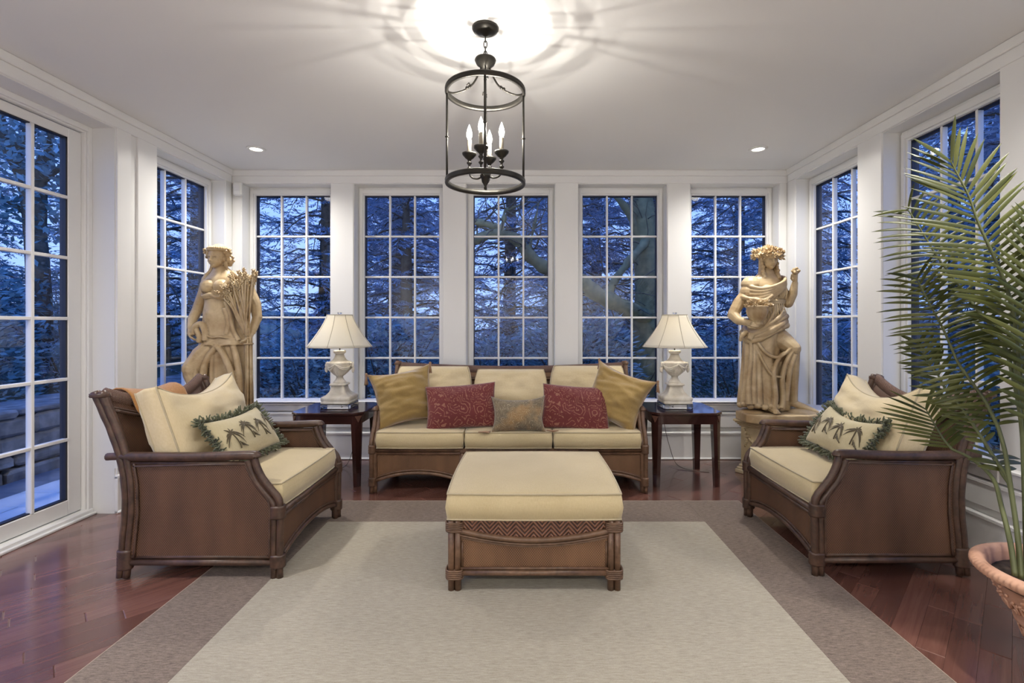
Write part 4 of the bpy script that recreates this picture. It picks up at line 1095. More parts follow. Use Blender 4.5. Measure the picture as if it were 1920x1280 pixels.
# waist sash
for dz,r,t in ((0,.026,.0),(.032,.022,.02),(-.030,.024,-.01),(.060,.015,.03)):
    pts=[]
    for k in range(26):
        a=2*PI*k/26; pts.append(Vector((-.045+(.175-.2*max(0,dz))*math.cos(a),-.012+(.140)*math.sin(a),.775+dz+.055*math.cos(a)*(1+t*10)-.025*math.sin(2*a))))
    mb.tube(pts,[r*(1+.25*math.sin(3*k*2*PI/26+dz*90)) for k in range(26)],8,closed=True)
fold([(-.22,-.06,.76),(-.265,-.07,.72),(-.275,-.06,.675)],(.026,.014)); fold([(-.19,-.10,.74),(-.22,-.11,.69)],(.03,.018))
fold([(-.06,-.14,.80),(.0,-.15,.86),(.06,-.13,.95)],(.016,.008)); fold([(-.10,-.14,.80),(-.04,-.15,.90),(-.02,-.13,.97)],(.014,.008)); fold([(.02,-.14,.79),(.08,-.12,.85),(.10,-.08,.92)],(.016,.008))
# bust, underbust cord, gown gathers
mb.ball((-.055,-.085,1.095),(.058,.052,.056),14); mb.ball((.055,-.085,1.095),(.056,.052,.056),14)
mb.tube([Vector((.0+.125*math.cos(2*PI*k/24),.106*math.sin(2*PI*k/24),1.018)) for k in range(24)],.009,7,closed=True)
mb.tube([Vector((.0+.123*math.cos(2*PI*k/24),.104*math.sin(2*PI*k/24),1.000)) for k in range(24)],.006,7,closed=True)
for k in range(9):
    x=-.06+.018*k; mb.tube([(x,-.117,1.035),(x*1.05,-.133,1.09),(x*.8+.01,-.118,1.15)],[.004,.006,.003],5)
for k in range(9):
    x=-.07+.018*k; mb.tube([(x,-.100,.995),(x*1.1,-.112,.93),(x*1.15,-.118,.86)],[.004,.006,.003],5)
# shawl across the shoulders
for j in range(6):
    z=j*.022
    fold([(-.175-.01*j*.3,.04,1.19-z*1.3),(-.20-.006*j,-.03,1.155-z*1.6),(-.13,-.115-.003*j,1.12-z*1.15),(-.03,-.135,1.135-z*.8),(.06,-.125,1.175-z*.5),(.105,-.06,1.215-z*.4),(.10,.03,1.235-z*.3)],(.017,.014))
fold([(-.20,-.02,1.06),(-.245,-.045,1.05),(-.20,-.10,1.03),(-.11,-.14,1.02),(-.04,-.15,1.06)],(.026,.012))
mb.ball((-.155,0,1.16),(.085,.075,.075),14); mb.ball((.085,.005,1.165),(.070,.065,.07),14); mb.ball((-.19,-.01,1.09),(.065,.065,.07),14)
# arms
limb(mb,[(-.19,-.0,1.08),(-.265,-.01,1.0),(-.325,-.03,.90)],[.056,.050,.046]); limb(mb,[(-.325,-.03,.90),(-.30,-.09,.85),(-.27,-.15,.835)],[.046,.038,.028])
hand(mb,(-.268,-.16,.842),(.45,-.75,-.25),(.1,.15,1),(1,.2,0),.95)
limb(mb,[(.095,.0,1.13),(.13,-.01,1.06),(.150,-.03,1.0)],[.052,.047,.042]); limb(mb,[(.150,-.03,1.0),(.175,-.06,1.08),(.180,-.08,1.165)],[.042,.036,.026])
hand(mb,(.180,-.085,1.19),(-.1,-.1,1),(1,0,0),(-.3,-1,.1),.85)
for k in range(8): mb.ball((.170+.026*math.cos(k*.8),-.118+.014*math.sin(k*2.1),1.268+.020*math.sin(k*.8)),(.013,.012,.012),8)
# head, hair
head(mb,(-.005,-.022,1.375),.10,.20,.94)
for s_ in (-1,1):
    fold([(s_*.056-.005,-.005,1.40),(s_*.060-.003,-.005,1.33),(s_*.058,-.02,1.27),(s_*.062,-.06,1.21)],(.022,.018)); fold([(s_*.045,.02,1.38),(s_*.045,.03,1.29),(s_*.06,.02,1.22)],(.034,.030)); [mb.ball((s_*(.060+.006*(q%2))-.004,-.012-.007*q,1.37-.030*q),(.017,.018,.017),10) for q in range(5)]
mb.ball((-.005,.02,1.41),(.078,.082,.075),14)
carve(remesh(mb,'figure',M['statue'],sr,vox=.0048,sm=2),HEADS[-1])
def leafy(name,parent,centers,seed,L=.034,cnt=1,W=.012):
    R=random.Random(seed); mb=MB()
    for c,out in centers:
        for q in range(cnt):
            d=(Vector(out)+Vector((R.uniform(-.9,.9),R.uniform(-.9,.9),R.uniform(-.9,.9)))).normalized(); l=L*R.uniform(.7,1.2)
            s=d.cross(Vector((R.uniform(-1,1),R.uniform(-1,1),R.uniform(-1,1)))).normalized(); n=d.cross(s)*.3*l; c=Vector(c)
            vs=[c,c+d*l*.4+s*W,c+d*l*.45+n,c+d*l*.4-s*W,c+d*l,c+d*l*.4-n*.6]
            mb.add(vs,[(0,1,2),(0,2,3),(1,4,2),(2,4,3),(0,5,1),(0,3,5),(1,5,4),(3,4,5)],False)
    return mb.build(name,M['statue'],parent)
R=random.Random(2); cs=[]
for k in range(120):
    a=R.uniform(0,2*PI); rr=.105+R.uniform(-.018,.012)
    cs.append(((-.002+rr*math.cos(a),.012+.09*math.sin(a),1.418+R.uniform(-.032,.035)+.014*math.sin(a)),(math.cos(a),math.sin(a),R.uniform(-.3,.9))))
for k in range(60):
    a=R.uniform(0,2*PI); rr=R.uniform(0,.09); cs.append(((rr*math.cos(a),.012+rr*math.sin(a),1.475-.3*rr),(math.cos(a)*.5,math.sin(a)*.5-.3,1)))
leafy('leaf_wreath',sr,cs,4,.036,3)
mb=MB(); mb.tube([Vector((-.002+.098*math.cos(a),.012+.085*math.sin(a),1.418+.012*math.sin(a))) for a in [2*PI*k/24 for k in range(24)]],.022,8,closed=True); mb.build('wreath_band',M['statue'],sr)
mb=MB(); fl2=lambda r,z,a:r*(1+.03*math.cos(12*a))
mb.lathe([(.0,0),(.040,.0),(.046,.010),(.040,.022),(.060,.045),(.076,.08),(.084,.115),(.080,.135),(.090,.148),(.085,.156),(0,.150)],32,c=(-.195,-.195,.815),fn=fl2); mb.build('basket',M['statue'],sr)
cs=[]
for k in range(46):
    a=R.uniform(0,2*PI); rr=R.uniform(0,.10); cs.append(((-.19+rr*1.15*math.cos(a),-.195+rr*math.sin(a)*.9,.972+R.uniform(0,.03)-.12*rr),(math.cos(a),math.sin(a)-.3,R.uniform(.2,1))))
leafy('basket_flowers',sr,cs,9,.040,4)

# left statue: sheaf of wheat
sl=empty('wheat_statue',(SLX,SLY,.469),label='ochre garden statue of a woman holding a tall wheat sheaf, left corner',cat='statue')
mb=MB(); mb.prism([(-.24,-.14),(-.15,-.19),(.15,-.19),(.25,-.14),(.26,.05),(.18,.15),(-.18,.15),(-.25,.06)],0,.07); remesh(mb,'plinth',M['statue'],sl,vox=.008)
mb=MB()
loft(mb,[(-.01,-.0,.06,.185,.14,.12,9,.3),(-.015,0,.22,.18,.14,.11,9,.5),(-.02,-.01,.40,.185,.14,.10,9,.8),(-.02,-.01,.54,.180,.135,.08,9,1.0),(-.015,-.01,.66,.165,.125,.05,9,1.2),(-.012,0,.74,.150,.115,.02,9,1.2)],n=90,sub=7)
loft(mb,[(.002,-.008,.655,.192,.152,.09,7,.6),(.0,-.005,.70,.178,.145,.06,7,.6),(-.018,-.01,.79,.150,.130,.02,7,.6),(-.035,-.01,.90,.135,.122,.0,7,.6),(-.050,-.0,1.0,.116,.102,.0,7,.6),(-.050,.0,1.06,.122,.10,0,7,.6),(-.042,.0,1.13,.140,.10,0,7,.6),(-.035,.005,1.19,.140,.088,0,7,.6),(-.035,.01,1.235,.095,.068,0,7,.6),(-.055,.012,1.29,.045,.046,0,7,.6)],n=80,sub=7)
mb.ball((-.05,-.085,.87),(.085,.05,.10),14)
limb(mb,[(-.06,-.02,.66),(-.13,-.10,.56),(-.175,-.155,.47)],[.09,.09,.075]); limb(mb,[(-.175,-.15,.46),(-.15,-.13,.30),(-.14,-.12,.12)],[.07,.06,.05])
fold([(-.08,-.10,.65),(-.20,-.14,.55),(-.235,-.15,.44),(-.19,-.17,.36)],(.024,.020))
fold([(.02,-.13,.66),(-.05,-.155,.56),(-.08,-.17,.42),(-.07,-.16,.15)],(.022,.030))
fold([(-.06,-.12,.66),(.03,-.15,.63),(.10,-.16,.52),(.135,-.15,.36),(.13,-.14,.12)],(.018,.032))
fold([(.10,-.10,.68),(.15,-.12,.55),(.17,-.11,.35),(.17,-.11,.10)],(.020,.030))
fold([(.04,-.13,.64),(.10,-.14,.50),(.10,-.14,.40)],(.012,.018)); fold([(-.12,-.12,.66),(-.12,-.17,.55),(-.13,-.19,.45),(-.11,-.17,.25)],(.015,.020)); fold([(-.02,-.14,.62),(-.02,-.16,.45),(-.01,-.15,.2)],(.012,.022))
# tunic hem and belly folds
pts=[]
for k in range(30):
    a=2*PI*k/30; pts.append(Vector((.0+.178*math.cos(a),-.005+.142*math.sin(a),.682+.022*math.cos(a*3+1.0)-.02*math.cos(a))))
mb.tube(pts,[.009+.004*math.sin(k) for k in range(30)],8,closed=True)
fold([(-.14,-.08,.86),(-.12,-.13,.78),(-.04,-.155,.72),(.05,-.15,.72),(.13,-.10,.70)],(.006,.008)); fold([(.05,-.11,1.0),(.09,-.10,.90),(.11,-.10,.78),(.15,-.09,.69)],(.012,.018)); fold([(.045,-.105,.95),(.075,-.10,.84),(.07,-.12,.74)],(.016,.020))
# bust and its drape
mb.ball((-.105,-.078,1.125),(.058,.056,.058),14); mb.ball((.005,-.078,1.118),(.060,.056,.060),14)
fold([(-.17,-.03,1.07),(-.13,-.10,1.045),(-.06,-.115,1.058),(0,-.125,1.035),(.07,-.10,1.07),(.10,-.03,1.14)],(.014,.016)); fold([(-.165,-.03,1.05),(-.12,-.095,1.03),(-.05,-.105,1.04),(.02,-.110,1.025),(.085,-.07,1.05)],(.010,.010))
fold([(.09,-.05,1.20),(.085,-.09,1.13),(.06,-.11,1.07)],(.022,.014)); fold([(.06,-.06,1.225),(.06,-.095,1.16),(.05,-.12,1.10)],(.012,.010)); fold([(-.15,-.02,1.23),(-.16,-.05,1.15),(-.155,-.07,1.08)],(.016,.012))
mb.ball((.105,.0,1.185),(.070,.06,.062),14); mb.ball((-.15,.0,1.175),(.052,.05,.055),14)
fold([(.06,-.03,1.24),(.12,-.05,1.20),(.16,-.05,1.13)],(.022,.016)); fold([(.09,-.0,1.24),(.16,-.02,1.19),(.20,-.02,1.10)],(.022,.016))
# arms
limb(mb,[(-.155,0,1.17),(-.195,.0,1.05),(-.235,-.01,.93)],[.046,.044,.041]); limb(mb,[(-.235,-.01,.93),(-.245,-.05,.86),(-.225,-.10,.79)],[.041,.037,.027]); hand(mb,(-.222,-.108,.775),(.25,-.4,-.8),(.2,-1,.3),(1,0,-.1),.95)
limb(mb,[(.11,0,1.17),(.18,.0,1.09),(.235,.0,.98)],[.055,.050,.045]); limb(mb,[(.235,0,.98),(.265,-.03,.87),(.25,-.075,.76)],[.044,.038,.028]); hand(mb,(.248,-.085,.745),(-.25,-.45,-.75),(.3,-1,.3),(-1,-.3,0),.95)
fold([(-.19,-.12,.74),(-.17,-.13,.80),(-.12,-.13,.82),(-.085,-.14,.76),(-.08,-.14,.69)],(.024,.026)); fold([(-.16,-.13,.78),(-.13,-.14,.72),(-.14,-.13,.68)],(.02,.022))
head(mb,(-.070,-.02,1.355),-.12,.05,.93)
mb.ball((-.07,.018,1.402),(.074,.078,.078),14); 
for s_ in (-1,1):
    for k in range(6): mb.ball((-.07+s_*(.070+.012*math.sin(k*2)),-.01+.012*k,1.41-.024*k*.8),(.022,.024,.020),10)
fold([(-.12,.01,1.33),(-.13,.0,1.26),(-.165,-.02,1.21)],(.018,.014)); fold([(-.02,.01,1.33),(.0,.0,1.27),(.03,-.02,1.24)],(.016,.012))
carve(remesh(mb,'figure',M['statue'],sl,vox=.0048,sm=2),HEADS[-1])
# wheat crown
mb=MB(); 
for k in range(30):
    a=2*PI*k/30; c=Vector((-.07+.074*math.cos(a),.010+.076*math.sin(a),1.418)); mb.tube([c,c+Vector((math.cos(a)*.006,math.sin(a)*.006,.014)),c+Vector((-math.cos(a)*.012,-math.sin(a)*.012,.034))],[.009,.011,.005],6)
for s_ in (-1,1):
    for k in range(8): c=Vector((-.07+s_*(.088+.006*(k%3)),-.02+.01*k,1.43-.013*k)); mb.tube([c,c+Vector((s_*.018,-.012,-.004+.006*(k%2)))],[.011,.005],6)
mb.tube([Vector((-.07+.076*math.cos(a),.006+.076*math.sin(a),1.420)) for a in [2*PI*k/24 for k in range(24)]],.009,8,closed=True); mb.build('wheat_crown',M['statue'],sl)
mb=MB(); R=random.Random(8)
def wheat(p0,p1,p2,headL):
    P=smooth_pts([Vector(p0),Vector(p1),Vector(p2)],6); mb.tube(P,.007,5)
    d=(P[-1]-P[-3]).normalized(); n=int(headL*1.45/.0072)
    for i in range(n):
        c=P[-1]+d*i*.0072+Vector((.0,-.01,-.02))*(i/n)**2*1.0; a=i*2.4; s=d.orthogonal().normalized(); s=(Matrix.Rotation(a,3,d)@s)
        mb.tube([c+s*.004,c+s*.0095+d*.007,c+s*.009+d*.016],[.006,.0068,.0015],5)
for k in range(26):
    t=R.uniform(-1,1); b=(.238+R.uniform(-.015,.015),-.115+R.uniform(-.02,.015),.72)
    top=(.200+.085*t+R.uniform(-.02,.02),-.10+R.uniform(-.04,.05),1.13+R.uniform(-.06,.05)+.02*t)
    wheat(b,((b[0]*.6+top[0]*.4),-.13+R.uniform(-.02,.02),.90),top,R.uniform(.05,.09))
for k in range(16):
    top=(.095+R.uniform(-.035,.035),-.12+R.uniform(-.03,.02),1.02+R.uniform(-.05,.05)); wheat((.225+R.uniform(-.015,.015),-.12,.74),(.17+R.uniform(-.015,.015),-.14,.88),top,R.uniform(.04,.09))
for k in range(20):
    a=R.uniform(0,2*PI); rr=.022*math.sqrt(R.random()); x,y=.238+rr*math.cos(a),-.105+rr*math.sin(a)
    mb.tube([(x,y,.74),(x+.004,y,.40),(x*1.01+rr*.5*math.cos(a),y+rr*.5*math.sin(a),.07)],.008,5)
mb.tube([Vector((.238+.030*math.cos(a),-.105+.030*math.sin(a),.665)) for a in [2*PI*k/16 for k in range(16)]],.007,6,closed=True)
mb.build('wheat_sheaf',M['statue'],sl)

# ---------------------------------------------------------------- potted palm
PXC,PYC=1.935,1.755
pp=empty('potted_palm',(PXC,PYC,0),label='tall green palm in a pale terracotta pot beside the right armchair',cat='potted plant')
mb=MB()
def rimfn(r,z,a): return r*(1+(.014*math.cos(84*a) if .365<z<.402 and r>.235 else 0))
mb.lathe([(0,.0),(.094,.0),(.098,.010),(.090,.03),(.078,.055),(.076,.075),(.086,.10),(.106,.15),(.122,.19),(.135,.20),(.138,.212),(.140,.225),(.168,.275),(.192,.325),(.205,.352),(.228,.362),(.248,.372),(.258,.385),(.256,.398),(.244,.407),(.226,.409),(.216,.400),(.210,.385),(.200,.350),(0,.345)],336,fn=rimfn)
pot=mb.build('pot',M['terracotta'],pp)
mb=MB(); R=random.Random(11)
for k in range(14):
    a=2*PI*k/14
    for i in range(7):
        q=i/6; z=.335-.05*math.sin(PI*q); aa=a+(q-.5)*2*PI/14; r=interp([.225,.275,.325,.352],[.142,.170,.194,.206],z)+.002
        mb.ball((r*math.cos(aa),r*math.sin(aa),z),(.0065,.0065,.006),6)
    zr=lambda z:interp([.15,.19,.225,.275,.325,.352],[.112,.124,.142,.170,.194,.206],z)+.001
    for sg in (-1,1):
        pts=[]
        for i in range(14):
            th=i*.52; q=1-i/15; zz=.262+.030*q*math.sin(th)+.0; aa=a+sg*(.10+.11*q*math.cos(th)*.8); pts.append(Vector((zr(zz)*math.cos(aa),zr(zz)*math.sin(aa),zz)))
        mb.tube(pts,[.0045]*10+[.006]*4,5)
        pts=[Vector((zr(zz)*math.cos(a+sg*t_),zr(zz)*math.sin(a+sg*t_),zz)) for t_,zz in ((0,.15),(.10,.165),(.16,.18),(.10,.186))]; mb.tube(pts,.004,5)
mb.build('relief',M['terracotta'],pot)['kind']='stuff'
mb=MB(); mb.lathe([(.0,.362),(.10,.365),(.198,.358),(.204,.345)],32); mb.build('soil',M['soil'],pp)
def W(px,py,Y): return Vector(((px-CX)*Y/F-PXC, Y-PYC, CAMZ-(py-CY)*Y/F))
def frond(stem,rach,n,Lmax,seed,tilt=.15,a0=66,a1=24,sides=(-1,1),stuff=False,wid=.0065,droop=.10,lprof=None):
    R=random.Random(seed)
    pts=smooth_pts([W(*p) for p in rach],8); full=pts+smooth_pts([W(*p) for p in stem],5)[1:]
    K=len(full); mb=MB(); mb.tube(full,[.0016+.0075*(i/(K-1))**.7 for i in range(K)],6); fr=mb.build('frond',M['palm_stem'],pp)
    acc=[0]
    for i in range(len(pts)-1): acc.append(acc[-1]+(pts[i+1]-pts[i]).length)
    T_=acc[-1]; joined=MB()
    view=Vector((0,1,0))
    for k in range(n):
        q=(k+.3)/n; s=q**.95*T_; i=max(0,min(len(pts)-2,int(np.searchsorted(acc,s))-1)); f=(s-acc[i])/max(1e-6,acc[i+1]-acc[i]); p=pts[i].lerp(pts[i+1],f)
        T=(pts[i]-pts[i+1]).normalized()
        S=T.cross(view).normalized(); N=S.cross(T).normalized()
        L=Lmax*(.50+.5*math.sin(PI*min(1,.12+q*.95))) if lprof is None else Lmax*interp([0,.5,1],lprof,q)
        ang=math.radians(a1+(a0-a1)*min(1,q*2.2)**.7)
        for sd in sides:
            a=ang+R.uniform(-.05,.05); l=L*R.uniform(.9,1.05)
            d=(T*math.cos(a)+S*sd*math.sin(a)+N*R.uniform(-.05,.05)+N*tilt*(-1 if sd<0 else .6)).normalized()
            wv=d.cross(N+S*.2*sd).normalized(); w=wid*R.uniform(.85,1.1)
            m=MB() if not stuff else joined; vs=[]; ST=7
            up=d.cross(wv).normalized()
            for j in range(ST):
                t=j/(ST-1); c=p+d*l*t+Vector((0,0,-1))*droop*l*t*t*(1.1 if sd<0 else .8)
                ww=w*1.22*(math.sin(PI*min(1,.10+.92*t))**.6 if t<1 else .04)
                vs+=[c-wv*ww,c+up*ww*.35,c+wv*ww]
            fs=[]
            for j in range(ST-1):
                b=3*j; fs+=[(b,b+3,b+4,b+1),(b+1,b+4,b+5,b+2)]
            if stuff: m.add(vs,fs)
            else: m.add(vs,fs); me=m.mesh('leaflet'); link('leaflet',me,M['palm'],fr)
    if stuff:
        o=link('leaflets',joined.mesh('leaflets'),M['palm'],fr); o['kind']='stuff'
    return fr
BASE=[(1925,1080,1.80)]
stemA=[(1912,700,1.86),(1925,800,1.84),(1935,950,1.80),(1935,1090,1.78)]
frond(stemA,[(1782,300,1.98),(1790,317,1.98),(1815,365,1.96),(1832,412,1.94),(1852,457,1.92),(1872,500,1.90),(1892,555,1.88),(1905,620,1.87),(1912,700,1.86)],34,.285,1,wid=.0078,a0=64,a1=22)
frond([(1890,665,1.98),(1907,740,1.94),(1917,812,1.90),(1926,950,1.84),(1930,1085,1.79)],[(1700,392,2.22),(1707,400,2.22),(1735,445,2.19),(1760,485,2.16),(1790,525,2.12),(1812,552,2.09),(1830,577,2.06),(1852,602,2.03),(1877,637,2.00),(1890,665,1.98)],30,.22,2,wid=.0058,a0=74,a1=35,droop=.22,tilt=.3)
frond([(1872,802,1.95),(1884,845,1.92),(1893,900,1.88),(1902,960,1.84),(1910,1020,1.80),(1914,1085,1.76)],[(1718,520,2.14),(1725,535,2.14),(1747,577,2.12),(1770,620,2.10),(1795,677,2.07),(1815,707,2.04),(1847,752,2.0),(1872,802,1.95)],30,.22,3,wid=.0060,a0=74,a1=38,droop=.20,tilt=.3)
frond([(1850,835,2.0),(1868,865,1.96),(1888,892,1.90),(1900,950,1.85),(1909,1020,1.80),(1913,1085,1.77)],[(1722,640,2.20),(1740,680,2.18),(1760,705,2.15),(1777,737,2.12),(1800,760,2.08),(1825,797,2.04),(1850,835,2.0)],20,.13,4,wid=.0075,a0=58,a1=40,droop=.1,tilt=.3)
frond([(1785,842,2.12),(1822,860,2.05),(1862,897,1.94),(1878,950,1.88),(1895,1020,1.80),(1903,1080,1.76)],[(1735,765,2.24),(1752,795,2.20),(1768,822,2.16),(1785,842,2.12)],11,.22,5,wid=.0068,a0=62,a1=30,droop=.08,tilt=.3)
frond([(1880,888,1.93),(1893,905,1.88)],[(1858,845,1.99),(1868,862,1.96),(1880,888,1.93)],4,.12,15,wid=.010,a0=70,a1=50,droop=.25)
frond([(1917,812,1.90),(1922,950,1.84),(1925,1085,1.78)],[(1893,590,1.94),(1900,650,1.93),(1908,740,1.91),(1917,812,1.90)],14,.21,6,sides=(-1,),wid=.0085,a0=50,a1=40,droop=.02,tilt=-.2)
frond([(1935,800,1.82),(1940,950,1.80),(1938,1085,1.77)],[(1965,400,1.85),(1958,480,1.84),(1948,580,1.83),(1938,700,1.82),(1935,800,1.82)],24,.24,7,wid=.008,stuff=True,a0=60)
frond([(2010,780,1.72),(1980,950,1.74),(1955,1085,1.76)],[(2120,420,1.66),(2085,520,1.68),(2045,650,1.70),(2010,780,1.72)],24,.26,8,wid=.008,stuff=True)
frond([(1990,720,1.95),(1960,900,1.85),(1950,1085,1.79)],[(2010,330,2.1),(2008,450,2.05),(2000,600,2.0),(1990,720,1.95)],26,.27,9,wid=.008,stuff=True)

# ---------------------------------------------------------------- outside
gd=MB(); vs=[];fs=[]; NX,NY=50,50
for i in range(NX+1):
    for j in range(NY+1):
        x=-26+52*i/NX; y=-6+40*j/NY
        inside = (XL-.2<x<XR+.2 and y<YB+.2)
        d=max(0,y-6.0); z=-.12+.035*d+.10*noise.noise(Vector((x*.3,y*.3,0))) if not inside else -.5
        if x<-5: z+=.5+.06*(-5-x)
        if -5.2<x<-2.6: z=-.12
        vs.append((x,y,z))
for i in range(NX):
    for j in range(NY): a=i*(NY+1)+j; fs.append((a,a+NY+1,a+NY+2,a+1))
gd.add(vs,fs); g=gd.build('garden_ground',M['ground']); tag(g,'dim garden ground outside the windows',kind='structure')
# lawn blades
R=random.Random(4); mb=MB(); V=[];Fc=[]
for k in range(26000):
    if k%3==0: x=R.uniform(2.8,9); y=R.uniform(.5,9)
    else: x=R.uniform(-4,9); y=R.uniform(5.0,11)
    z=-.12+.035*max(0,y-6)+.10*noise.noise(Vector((x*.3,y*.3,0))); h=R.uniform(.05,.11); a=R.uniform(0,PI); w=.012
    n=len(V); V+=[(x-w*math.cos(a),y-w*math.sin(a),z-.01),(x+w*math.cos(a),y+w*math.sin(a),z-.01),(x+R.uniform(-.04,.04),y+R.uniform(-.04,.04),z+h)]; Fc.append((n,n+1,n+2))
me=bpy.data.meshes.new('lawn_grass'); me.from_pydata(V,[],Fc); o=link('lawn_grass',me,M['grass']); tag(o,'short lawn grass outside the right windows','grass',kind='stuff')
# patio pavers
pt=MB().box(-4.36,XL-.25,-.6,6.2,-.16,-.075).build('patio',M['subfloor']); tag(pt,'pale blue-grey paved patio outside the glazed door',kind='structure')
R=random.Random(6); y=-.6; row=0
while y<6.1:
    x=-4.36+.34; 
    MB().box(-4.355,x-.006,y+.003,y+.297,-.075,-.052,.003).build('paver',M['rubble'] if False else M['paver_dark'] if 'paver_dark' in M else M.setdefault('paver_dark',simple('dark_paver',(.17,.18,.20),.8,var=.2)),pt)
    off=.3*(row%2); xx=x-(off if off else 0)
    while xx<XL-.26:
        a=max(xx,x)+.003; b=min(xx+.6,XL-.255)-.003
        if b-a>.04: MB().box(a,b,y+.003,y+.297,-.075,-.050+R.uniform(-.002,.002),.003).build('paver',M['paver'],pt)
        xx+=.6
    y+=.3; row+=1
# dry stone wall
sw=MB().box(-4.95,-4.46,.0,9,-.12,.42).build('stone_retaining_wall',M['subfloor']); tag(sw,'rough grey stone retaining wall beyond the patio, left','stone wall')
R=random.Random(9)
z=-.10
while z<.44:
    h=R.uniform(.11,.19); y=1.6+R.uniform(0,.2); y=.9
    while y<8.6:
        L=R.uniform(.22,.60)
        mb=MB(); pr=R.uniform(-.03,.03)
        mb.box(-4.52,-4.38+pr,y+.006,y+L-.006,z+.004,z+h-.004,.028)
        mb.v=[(x+R.uniform(-.012,.012),yy+R.uniform(-.012,.012),zz+R.uniform(-.010,.010)) for x,yy,zz in mb.v]
        mb.build('stone',M['rubble'],sw); y+=L
    z+=h
y=.9
while y<8.6:
    L=R.uniform(.4,.8); mb=MB(); mb.box(-4.98,-4.36,y+.005,y+L-.005,z,z+.06,.015); mb.v=[(x+R.uniform(-.015,.015),yy+R.uniform(-.01,.01),zz+R.uniform(-.01,.01)) for x,yy,zz in mb.v]; mb.build('cap_stone',M['rubble'],sw); y+=L

def quads(mb_v,mb_f,c,d,s,l,w):
    n=len(mb_v); mb_v+=[tuple(c),tuple(c+d*l*.5+s*w),tuple(c+d*l),tuple(c+d*l*.5-s*w)]; mb_f.append((n,n+1,n+2,n+3))
def conifer_mesh(seed,H,Rad,nb,z0=.2,tw=26):
    R=random.Random(seed); V=[];Fc=[]; wood=MB()
    wood.tube([(0,0,-.4),(R.uniform(-.1,.1),0,H*.5),(0,0,H)],[.16,.11,.02],8)
    for b in range(nb):
        q=(b+R.random())/nb; z=z0+(H-z0)*q; L=Rad*(1-q)**.7*R.uniform(.7,1.1)+.25; a=b*2.399+R.uniform(-.3,.3)
        dx,dy=math.cos(a),math.sin(a); P=[]; ua=R.uniform(.0,.5); ub=R.uniform(.15,.75)
        for i in range(7):
            t=i/6; P.append(Vector((dx*L*t,dy*L*t,z+ua*L*t-ub*L*t*t+R.uniform(-.03,.03))))
        wood.tube(P,[.022*(1-.85*i/6)+.003 for i in range(7)],4,caps=False)
        for k in range(tw):
            t=.12+.88*(k+R.random())/tw; i=min(5,int(t*6)); p=P[i].lerp(P[i+1],t*6-i); sd=1 if k%2 else -1
            T=(P[i+1]-P[i]).normalized(); S=Vector((-dy,dx,0))*sd
            d=(T*.7+S*.8+Vector((0,0,R.uniform(-.35,.25)))).normalized(); l=L*.26*(1.15-t)+.10
            # twig with needle sprays
            w_=Vector((0,0,1)).cross(d).normalized()
            quads(V,Fc,p,d,w_,l,.008)
            m=6
            for j in range(m):
                u=(j+.5)/m; c=p+d*l*u
                for s2 in (-1,1):
                    dd=(d*.75+w_*s2*R.uniform(.5,.9)+Vector((0,0,R.uniform(-.5,.4)))).normalized(); ss=dd.cross(Vector((R.uniform(-1,1),R.uniform(-1,1),1))).normalized()
                    quads(V,Fc,c,dd,ss,R.uniform(.07,.13),R.uniform(.007,.016))
    fm=bpy.data.meshes.new('needles'); fm.from_pydata(V,[],Fc); fm.materials.append(M['conifer']); return wood.mesh('trunk'),fm
def plant_tree(name,label,cat,x,y,z,rz,sc,wm,fm,wmat,group,fmat=None,leafname='needles'):
    root=empty(name,(x,y,z),rz,label,cat,group); root.scale=(sc,sc,sc)
    o=link('trunk',wm,wmat,root); o=link(leafname,fm,fmat,root); o['kind']='stuff'; return root
CON=[conifer_mesh(1,6.5,2.6,110,-.1,24),conifer_mesh(2,7.5,2.3,120,-.2,22),conifer_mesh(3,5.0,2.4,90,-.2,24)]
spots=[(-6.8,9.2,0,0.3,1.0,'first window from the left'),(-4.2,10.2,1,1.2,.95,'first and second windows'),(-2.1,8.6,2,2.2,.92,'second window from the left'),(-.4,11.2,1,.7,1.05,'middle window, furthest back'),
 (.9,9.0,2,4.2,.9,'middle window'),(2.9,10.6,0,5.1,1.05,'fourth window from the left'),(4.9,8.6,1,2.9,1.0,'fifth window from the left'),(6.2,11.5,0,1.9,1.1,'fifth window, furthest back'),
 (5.6,5.4,2,.4,1.1,'right wall window beside the statue'),(7.8,7.4,0,3.5,1.1,'right wall windows, further back'),(5.4,2.9,1,1.0,.95,'window behind the palm'),
 (-6.9,5.9,2,5.5,.50,'left wall window behind the wheat statue'),(-8.6,7.6,1,4.4,.48,'left wall window, further back'),(-9.6,4.8,0,2.0,.42,'glazed door, furthest left'),(-3.4,13.0,0,3.0,1.2,'first and second windows, furthest back'),(2.0,13.4,1,3.3,1.2,'middle and fourth windows, furthest back')]
for i in range(12):
    a=math.radians(200-18.5*i); x=1.0+18*math.cos(a); y=2.5+14.5*math.sin(a)
    if y<-1 or i<2: continue
    spots.append((x,y,i%3,i*1.9,1.35+.1*(i%3),['glazed door, in the far row','left wall window, in the far row','first window, in the far row','first window, in the far row, right of another','second window, in the far row','middle window, in the far row','fourth window, in the far row','fourth window, in the far row, right of another','fifth window, in the far row','right wall window, in the far row','palm window, in the far row','palm window, in the far row, rightmost'][i]))
for (x,y,k,rz,sc,wh) in spots:
    z=-.1+.035*max(0,y-6)+(.6 if x<-5 else 0)
    plant_tree('conifer_tree','feathery dark blue conifer seen through the '+wh,'tree',x,y,z,rz,sc,CON[k][0],CON[k][1],M['bark'],'conifers outside the windows',M['conifer'])
